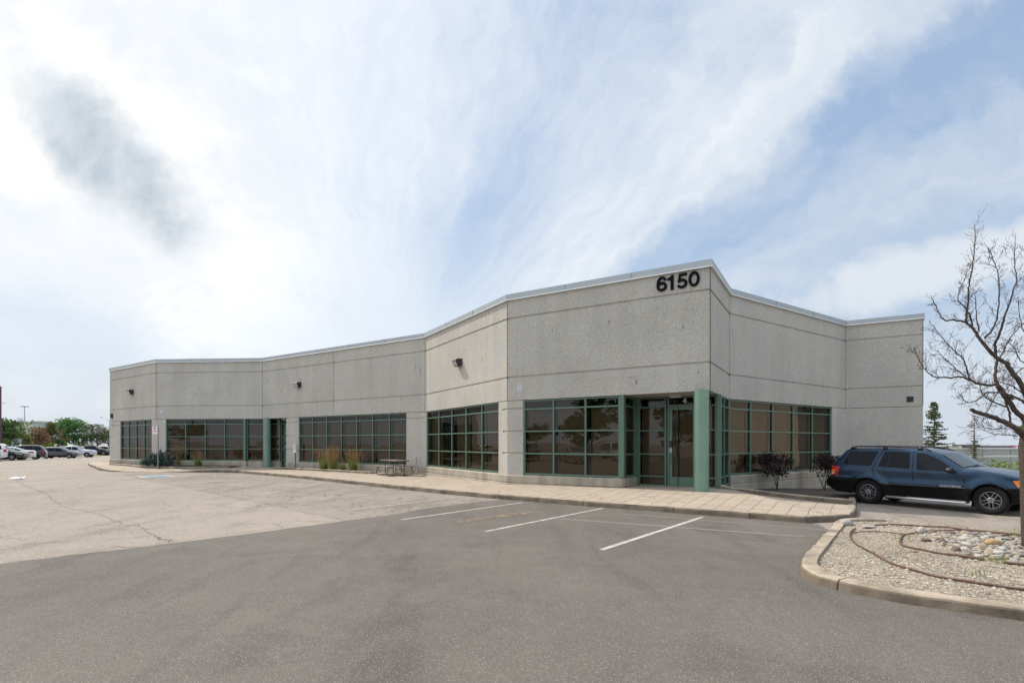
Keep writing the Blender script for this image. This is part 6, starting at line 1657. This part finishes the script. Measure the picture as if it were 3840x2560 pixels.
# ================================================================== BACKGROUND LEFT
def plain_block(nm, label, corners, z0, z1, mat, cat='building'):
    T = thing(nm, label, cat, (sum(c[0] for c in corners)/4, sum(c[1] for c in corners)/4, z0)); return T
wx0, wy = at(-60, 128); wx1, _ = at(285, 128)
T = thing('pale_factory', 'long pale flat roofed factory with rooftop vents behind the far trees', 'building', ((wx0+wx1)/2, wy, 0))
lx = lambda px: (px-1920)*wy/1940.0-T.location.x
m = MB(); m.box(lx(-60), lx(122), 0, 10, -1, 1.8+(1660-1586)*wy/1940); obj('wall', m, simple('pale_factory_wall', (.56, .56, .52), .9, 0, .08, .3), T, world=False)
m = MB(); m.box(lx(-60)-.1, lx(122)+.1, -.15, 10.1, 1.8+(1660-1586)*wy/1940, 1.8+(1660-1586)*wy/1940+.45); obj('parapet', m, M_FARBAND, T, world=False)
for a, b, h in ((62, 88, 1582), (88, 106, 1586)):
    m = MB(); m.box(lx(a), lx(b), 4, 8, 6.6, 1.8+(1660-h)*(wy+6)/1940+.2); obj('roof_unit', m, M_FARBAND, T, world=False)
for a, h in ((72, 1576), (114, 1584)):
    m = MB(); m.lathe([(.22, 6.6), (.22, 1.8+(1660-h)*wy/1940), (.38, 1.8+(1660-h)*wy/1940), (.001, 1.8+(1660-h)*wy/1940+.3)], 10, Matrix.Translation((lx(a), 5, 0))); obj('vent_stack', m, M_GALV, T, world=False)
for a in range(0, 4):
    m = MB(); m.box(lx(-30+a*30), lx(-30+a*30+16), -.06, .02, 1.2, 3.4); obj('window', m, M_CGLASS, T, world=False)
# sign board
x, y = at(62, 67.5)
T = thing('sign_board', 'blue and white advertising board on posts in front of the trees', 'sign board', (x, y, -.12), rad(6))
for nm_, mt, poly_ in (('panel', M_WHITE, None),):
    m = MB(); m.box(-.66, .66, -.03, .03, 1.32, 2.46); fp = obj('panel', m, simple('pale_blue_print', (.66, .80, .88), .5, 0, .05), T, world=False)
def tri(nm_, pts, mt, yy=-.033): m = MB(); m.add([(a, yy, b) for a, b in pts], [tuple(range(len(pts)))]); obj(nm_, m, mt, fp, world=False)
M_CYAN = simple('cyan_print', (.06, .38, .60), .5); M_SKY = simple('sky_blue_print', (.25, .55, .80), .5)
tri('blue_shape', [(-.66, 1.32), (-.12, 1.32), (-.45, 1.80), (-.66, 1.66)], M_SKY); tri('blue_shape', [(-.16, 1.32), (.20, 1.32), (-.25, 1.62)], M_CYAN, -.034); tri('blue_shape', [(.20, 1.32), (.66, 1.72), (.66, 1.32)], M_SKY); tri('green_shape', [(-.66, 1.75), (-.54, 1.82), (-.66, 1.95)], simple('green_print', (.16, .48, .12), .5)); tri('dark_line', [(.02, 2.12), (.62, 1.94), (.62, 1.90), (.02, 2.08)], simple('navy_print', (.06, .12, .25), .5), -.035)
m = MB()
for k in range(3):
    m.box(-.56, .40-.2*k, -.0355, -.0345, 2.30-.11*k, 2.335-.11*k)
obj('faint_lettering', m, M_SKY, fp, world=False)
for xx in (-.72, .72):
    m = MB(); m.box(xx-.07, xx+.07, -.05, .05, 0, 2.55); obj('post', m, M_RUST, T, world=False)
# lamps and poles
x, y = at(92, 140); T = thing('high_mast_lamp', 'tall high mast lamp with a ring of floodlights above the far trees', 'lamp post', (x, y, 0))
h = 1.8+(1660-1524)*140/1940
m = MB(); m.tube([(0, 0, 0), (0, 0, h*.5), (0, 0, h)], [.17, .12, .08], 8); obj('pole', m, M_GALV, T, world=False)
m = MB(); m.lathe([(.001, h+.2), (.25, h+.15), (.25, h-.1), (.001, h-.1)], 10)
for k in range(8):
    a = k*math.pi/4+.2; M4 = Matrix.Translation((.62*math.cos(a), .62*math.sin(a), h)) @ Matrix.Rotation(a, 4, 'Z'); m.box(-.30, .26, -.10, .10, -.08, .10, 0, M4)
obj('lamp_head', m, M_GALV, T, world=False)
def street_lamp(label, px, Yd, ytop, yarm, dx, grp='curved arm street lamps'):
    x, y = at(px, Yd); T = thing('street_lamp', label, 'street lamp', (x, y, 0), 0, grp)
    zt = 1.8+(1660-ytop)*Yd/1940; za = 1.8+(1660-yarm)*Yd/1940; ax_ = dx*Yd/1940
    m = MB(); m.tube([(0, 0, 0), (0, 0, zt*.6), (0, 0, zt)], [.11, .09, .06], 8); obj('pole', m, M_GALV, T, world=False)
    m = MB(); m.tube([(0, 0, zt-.1), (ax_*.35, 0, lerp(zt, za, .6)), (ax_*.65, 0, za-.04), (ax_*.85, 0, za)], .035, 6); obj('arm', m, M_GALV, T, world=False)
    m = MB(); m.add([(ax_*.72, -.10, za-.02), (ax_*.72, .10, za-.02), (ax_, .10, za), (ax_, -.10, za), (ax_*.76, -.07, za+.13), (ax_*.76, .07, za+.13), (ax_*.95, .06, za+.08), (ax_*.95, -.06, za+.08)], [(0, 1, 2, 3), (7, 6, 5, 4), (0, 4, 5, 1), (1, 5, 6, 2), (2, 6, 7, 3), (3, 7, 4, 0)]); obj('lamp_head', m, M_GALV, T, world=False)
street_lamp('street lamp arm reaching in from the left edge', -16, 105, 1524, 1511, 37); street_lamp('street lamp just left of the building corner', 411, 98, 1577, 1565, -36)
x, y = at(-1.2, 60); T = thing('banner_pole', 'maroon pole cut by the left edge of the view', 'pole', (x, y, 0))
h = 1.8+(1660-1449)*60/1940
m = MB(); m.box(-.11, .11, -.11, .11, 0, h-.06); obj('shaft', m, simple('maroon_paint', (.10, .035, .055), .5), T, world=False)
m = MB(); m.box(-.14, .14, -.14, .14, h-.06, h); obj('cap', m, M_BLACK, T, world=False)
x, y = at(301, 90); T = thing('street_sign', 'small pale rectangular sign on a pole before the green trees', 'sign', (x, y, -.3))
m = MB(); m.tube([(0, 0, -.3), (0, 0, 2.90)], .04, 6); obj('post', m, M_GALV, T, world=False)
m = MB(); m.box(-.19, .19, -.055, -.04, 2.32, 2.85); obj('panel', m, simple('pinkish_sign', (.52, .46, .46), .5), T, world=False)

# person behind the grey crossover
x, y = at(209.5, 91.5)
T = thing('person', 'person in a white and black top standing behind the dark grey crossover', 'person', (x, y, verge_z(x, y)-.02), rad(160))
def skin_body(nm, verts, edges, radii, root, mat, parent, levels=2):
    me = bpy.data.meshes.new(nm); me.from_pydata(verts, edges, []); o = bpy.data.objects.new(nm+'_src', me); COL.objects.link(o)
    md = o.modifiers.new('s', 'SKIN'); sv = me.skin_vertices[0].data
    for i, r in enumerate(radii): sv[i].radius = (r, r) if not hasattr(r, '__len__') else r; sv[i].use_root = (i == root)
    ss_ = o.modifiers.new('d', 'SUBSURF'); ss_.levels = levels; ss_.render_levels = levels
    bpy.context.view_layer.update(); m2 = bpy.data.meshes.new_from_object(o.evaluated_get(bpy.context.evaluated_depsgraph_get()))
    bpy.data.objects.remove(o); m2.name = nm; m2.materials.clear(); m2.materials.append(mat)
    for f_ in m2.polygons: f_.use_smooth = True
    r_ = bpy.data.objects.new(nm, m2); link(r_, parent); return r_
M_SKIN = simple('brown_skin', (.20, .11, .07), .6); M_HAIR = simple('black_hair', (.012, .010, .009), .6); M_SHIRT = simple('white_top', (.66, .64, .70), .8); M_VEST = simple('black_cloth', (.018, .018, .024), .85); M_JEAN = simple('navy_trousers', (.03, .04, .07), .85)
V = [(0, 0, .98), (0, 0, 1.20), (0, .01, 1.45), (0, .01, 1.56), (0, 0, 1.70), (0, -.01, 1.80),
     (.20, .01, 1.46), (.27, .03, 1.20), (.22, -.14, 1.02), (.20, -.22, 1.00), (-.20, .01, 1.46), (-.27, .03, 1.20), (-.22, -.14, 1.02), (-.20, -.22, 1.00),
     (.10, 0, .94), (.12, -.02, .52), (.13, .03, .10), (.13, -.10, .03), (-.10, 0, .94), (-.12, -.02, .52), (-.13, .03, .10), (-.13, -.10, .03)]
E = [(0, 1), (1, 2), (2, 3), (3, 4), (4, 5), (2, 6), (6, 7), (7, 8), (8, 9), (2, 10), (10, 11), (11, 12), (12, 13), (0, 14), (14, 15), (15, 16), (16, 17), (0, 18), (18, 19), (19, 20), (20, 21)]
RD = [(.16, .12), (.15, .11), (.17, .12), .055, .088, .075, .065, .05, .04, .03, .065, .05, .04, .03, .09, .065, .045, .035, .09, .065, .045, .035]
skin_body('body', V, E, RD, 0, M_SKIN, T)
skin_body('shirt', [(0, 0, .92), (0, 0, 1.20), (0, .01, 1.44), (.21, .01, 1.46), (.265, .02, 1.28), (-.21, .01, 1.46), (-.265, .02, 1.28)], [(0, 1), (1, 2), (2, 3), (3, 4), (2, 5), (5, 6)], [(.19, .145), (.18, .135), (.19, .14), .085, .075, .085, .075], 0, M_SHIRT, T)
skin_body('vest', [(0, -.02, .95), (.0, -.02, 1.2), (0, -.01, 1.43)], [(0, 1), (1, 2)], [(.11, .15), (.12, .15), (.11, .155)], 0, M_VEST, T)
skin_body('trousers', [(0, 0, .96), (.10, 0, .90), (.12, -.02, .5), (.13, .03, .12), (-.10, 0, .90), (-.12, -.02, .5), (-.13, .03, .12)], [(0, 1), (1, 2), (2, 3), (0, 4), (4, 5), (5, 6)], [(.18, .13), .105, .085, .07, .105, .085, .07], 0, M_JEAN, T)
m = MB(); m.lathe([(.001, .125), (.07, .11), (.105, .06), (.112, -.01), (.10, -.07), (.06, -.09)], 14, Matrix.Translation((0, .022, 1.765))); obj('hair', m, M_HAIR, T, world=False, smooth=True)
m = MB()
for xx in (-.035, .035): m.lathe([(.001, .014), (.012, .008), (.014, 0)], 8, Matrix.Translation((xx, -.083, 1.735)) @ Matrix.Rotation(rad(90), 4, 'X'))
obj('eye', m, M_HAIR, T, world=False)
m = MB(); m.add([(0, -.085, 1.745), (-.014, -.082, 1.70), (.014, -.082, 1.70), (0, -.108, 1.705)], [(0, 1, 3), (0, 3, 2), (1, 2, 3)]); m.box(-.025, .025, -.088, -.08, 1.662, 1.668); obj('face', m, M_SKIN, T, world=False)

# ================================================================== BACKGROUND RIGHT
gy = 138.0; gx0, gx1 = 98.0, 230.0; zr = 1.8-23*gy/1940
T = thing('grey_warehouse', 'wide grey precast warehouse with a pale band on the low ground beyond the fence', 'building', ((gx0+gx1)/2, gy, -9))
def wb(nm_, x0, x1, y0, y1, z0, z1, mt): m = MB(); m.box(x0-T.location.x, x1-T.location.x, y0, y1, z0+9, z1+9); return obj(nm_, m, mt, T, world=False)
wb('wall', gx0, gx1, 0, 60, -9, zr, M_FARWALL)
wb('pale_band', gx0+.1, gx1-.1, -.12, .0, 1.8-(1713-1660)*gy/1940, 1.8-(1706-1660)*gy/1940, M_FARBAND)
wb('eave_strip', gx0-.1, gx1+.1, -.3, .0, zr, zr+.35, M_FARBAND)
wb('roof_unit', 118.5, 131, 14, 24, zr, zr+.75, M_FARBAND); wb('roof_unit', 131.2, 146, 12, 20, zr, zr+.95, M_FARBAND); wb('roof_duct', 128.5, 134, 10, 13, zr+.75, zr+1.15, M_BRONZE); wb('clerestory', 134, 145, 11.9, 11.99, zr+.42, zr+.7, M_CGLASS); wb('red_sign', 144, 147, 11.7, 11.85, zr+.6, zr+.85, M_RED)
for k in range(16): wb('wall_joint', gx0+5+k*7.5, gx0+5.12+k*7.5, -.03, .0, -9, zr, M_JOINT)
# chain-link fence
fy = 112.0
T = thing('chain_link_fence', 'grey chain-link fence with steel posts in front of the warehouse', 'fence', (110, fy, ground_z(110, fy)))
def fz(x): return ground_z(x+110, fy)-T.location.z
m = MB(); m.tube([(-22, 0, fz(-22)+2.25), (50, 0, fz(50)+2.25)], .05, 5); obj('top_rail', m, M_GALV, T, world=False)
for k in range(16):
    xx = -22+k*4.6; m = MB(); m.tube([(xx, 0, fz(xx)), (xx, 0, fz(xx)+2.3)], .06, 6); obj('post', m, M_GALV, T, world=False)
m = MB()
for k in range(300):
    xx = -22+k*.24
    m.tube([(xx, .02, fz(xx)), (xx+1.1, .02, fz(xx)+2.2)], .007, 3, 0, False); m.tube([(xx+1.1, -.02, fz(xx)), (xx, -.02, fz(xx)+2.2)], .007, 3, 0, False)
obj('wire_mesh', m, M_GALV, T, world=False)
# pale concrete yard
struct('concrete_yard', sheet([(60, 80), (160, 80), (190, 137), (80, 137)], lambda x, y: ground_z(x, y)+.03, 4), M_FARBAND)
x, y = at(3771, 46); z0 = ground_z(x, y)
T = thing('no_parking_sign', 'small white sign with red ring on a short post beyond the blue off-roader', 'sign', (x, y, z0), rad(-30))
zt = 1.8-(1743-1660)*46/1940-z0
m = MB(); m.tube([(0, 0, 0), (0, 0, zt)], .03, 6); obj('post', m, M_GALV, T, world=False)
m = MB(); m.box(-.15, .15, -.05, -.035, zt-.34, zt); fp = obj('panel', m, M_WHITE, T, world=False)
q = ring_mesh(.065, .09, -.0535, cz=zt-.14); b_ = bar_mesh((-.05, zt-.09), (.05, zt-.19), .022, -.0535); q.add(b_.v, b_.f); obj('ban_ring', q, M_RED, fp, world=False)

# ================================================================== ACROSS THE LOT: what the windows mirror
T = thing('neighbour_building', 'sunlit precast building across the drive, mirrored in the right hand windows', 'building', (48, 6, 0))
m = MB(); m.sweep([(12, 19.4), (-6, 19.4), (-6, -26), (12, -26)], [(-.4, -.5), (0, -.5)]+groove(1.3)+groove(2.1)+groove(4.1)+groove(6.3)+[(0, 7.6), (-.4, 7.6)]); obj('wall', m, simple('tan_precast', (.62, .54, .43), .9, 0, .12, 2), T, world=False)
m = MB(); m.sweep([(12, 19.4), (-6, 19.4), (-6, -26), (12, -26)], [(-.5, 7.6), (.06, 7.6), (.06, 7.85), (-.5, 7.85)]); obj('coping', m, M_COPING, T, world=False)
for i, (x, y, h, rx, lm) in enumerate([(-41, -12, 7.6, 3.0, L_DARK), (-34, -9, 8.0, 3.2, L_MID), (-27, -15, 7.4, 2.8, L_DARK), (-19, -18, 7.0, 2.6, L_DULL), (-8, -22, 7.5, 2.8, L_DARK), (-75, -12, 6.0, 3.0, L_DULL), (-70, -22, 6.0, 3.0, L_MID)]):
    far_tree('leafy tree behind the viewer, mirrored in the windows', x, y, h, rx, lm, 90+i, 1300, .42)
for nm_, sp, pm_, x, y, a in (('parked_car', SUV, P_WHITE, -24, -4, 20), ('parked_car', SEDAN, P_SILV, -27, -1, 20), ('parked_car', SUV, P_GREY, -30.5, 2, 20), ('parked_car', VAN, P_WHITE, -34, 5, 20), ('parked_car', SEDAN, P_RED, -37, 8.5, 20)):
    build_car(nm_, 'car behind the viewer, mirrored in the office windows', sp, pm_, (x, y, 0), rad(a), 'cars mirrored in the windows')
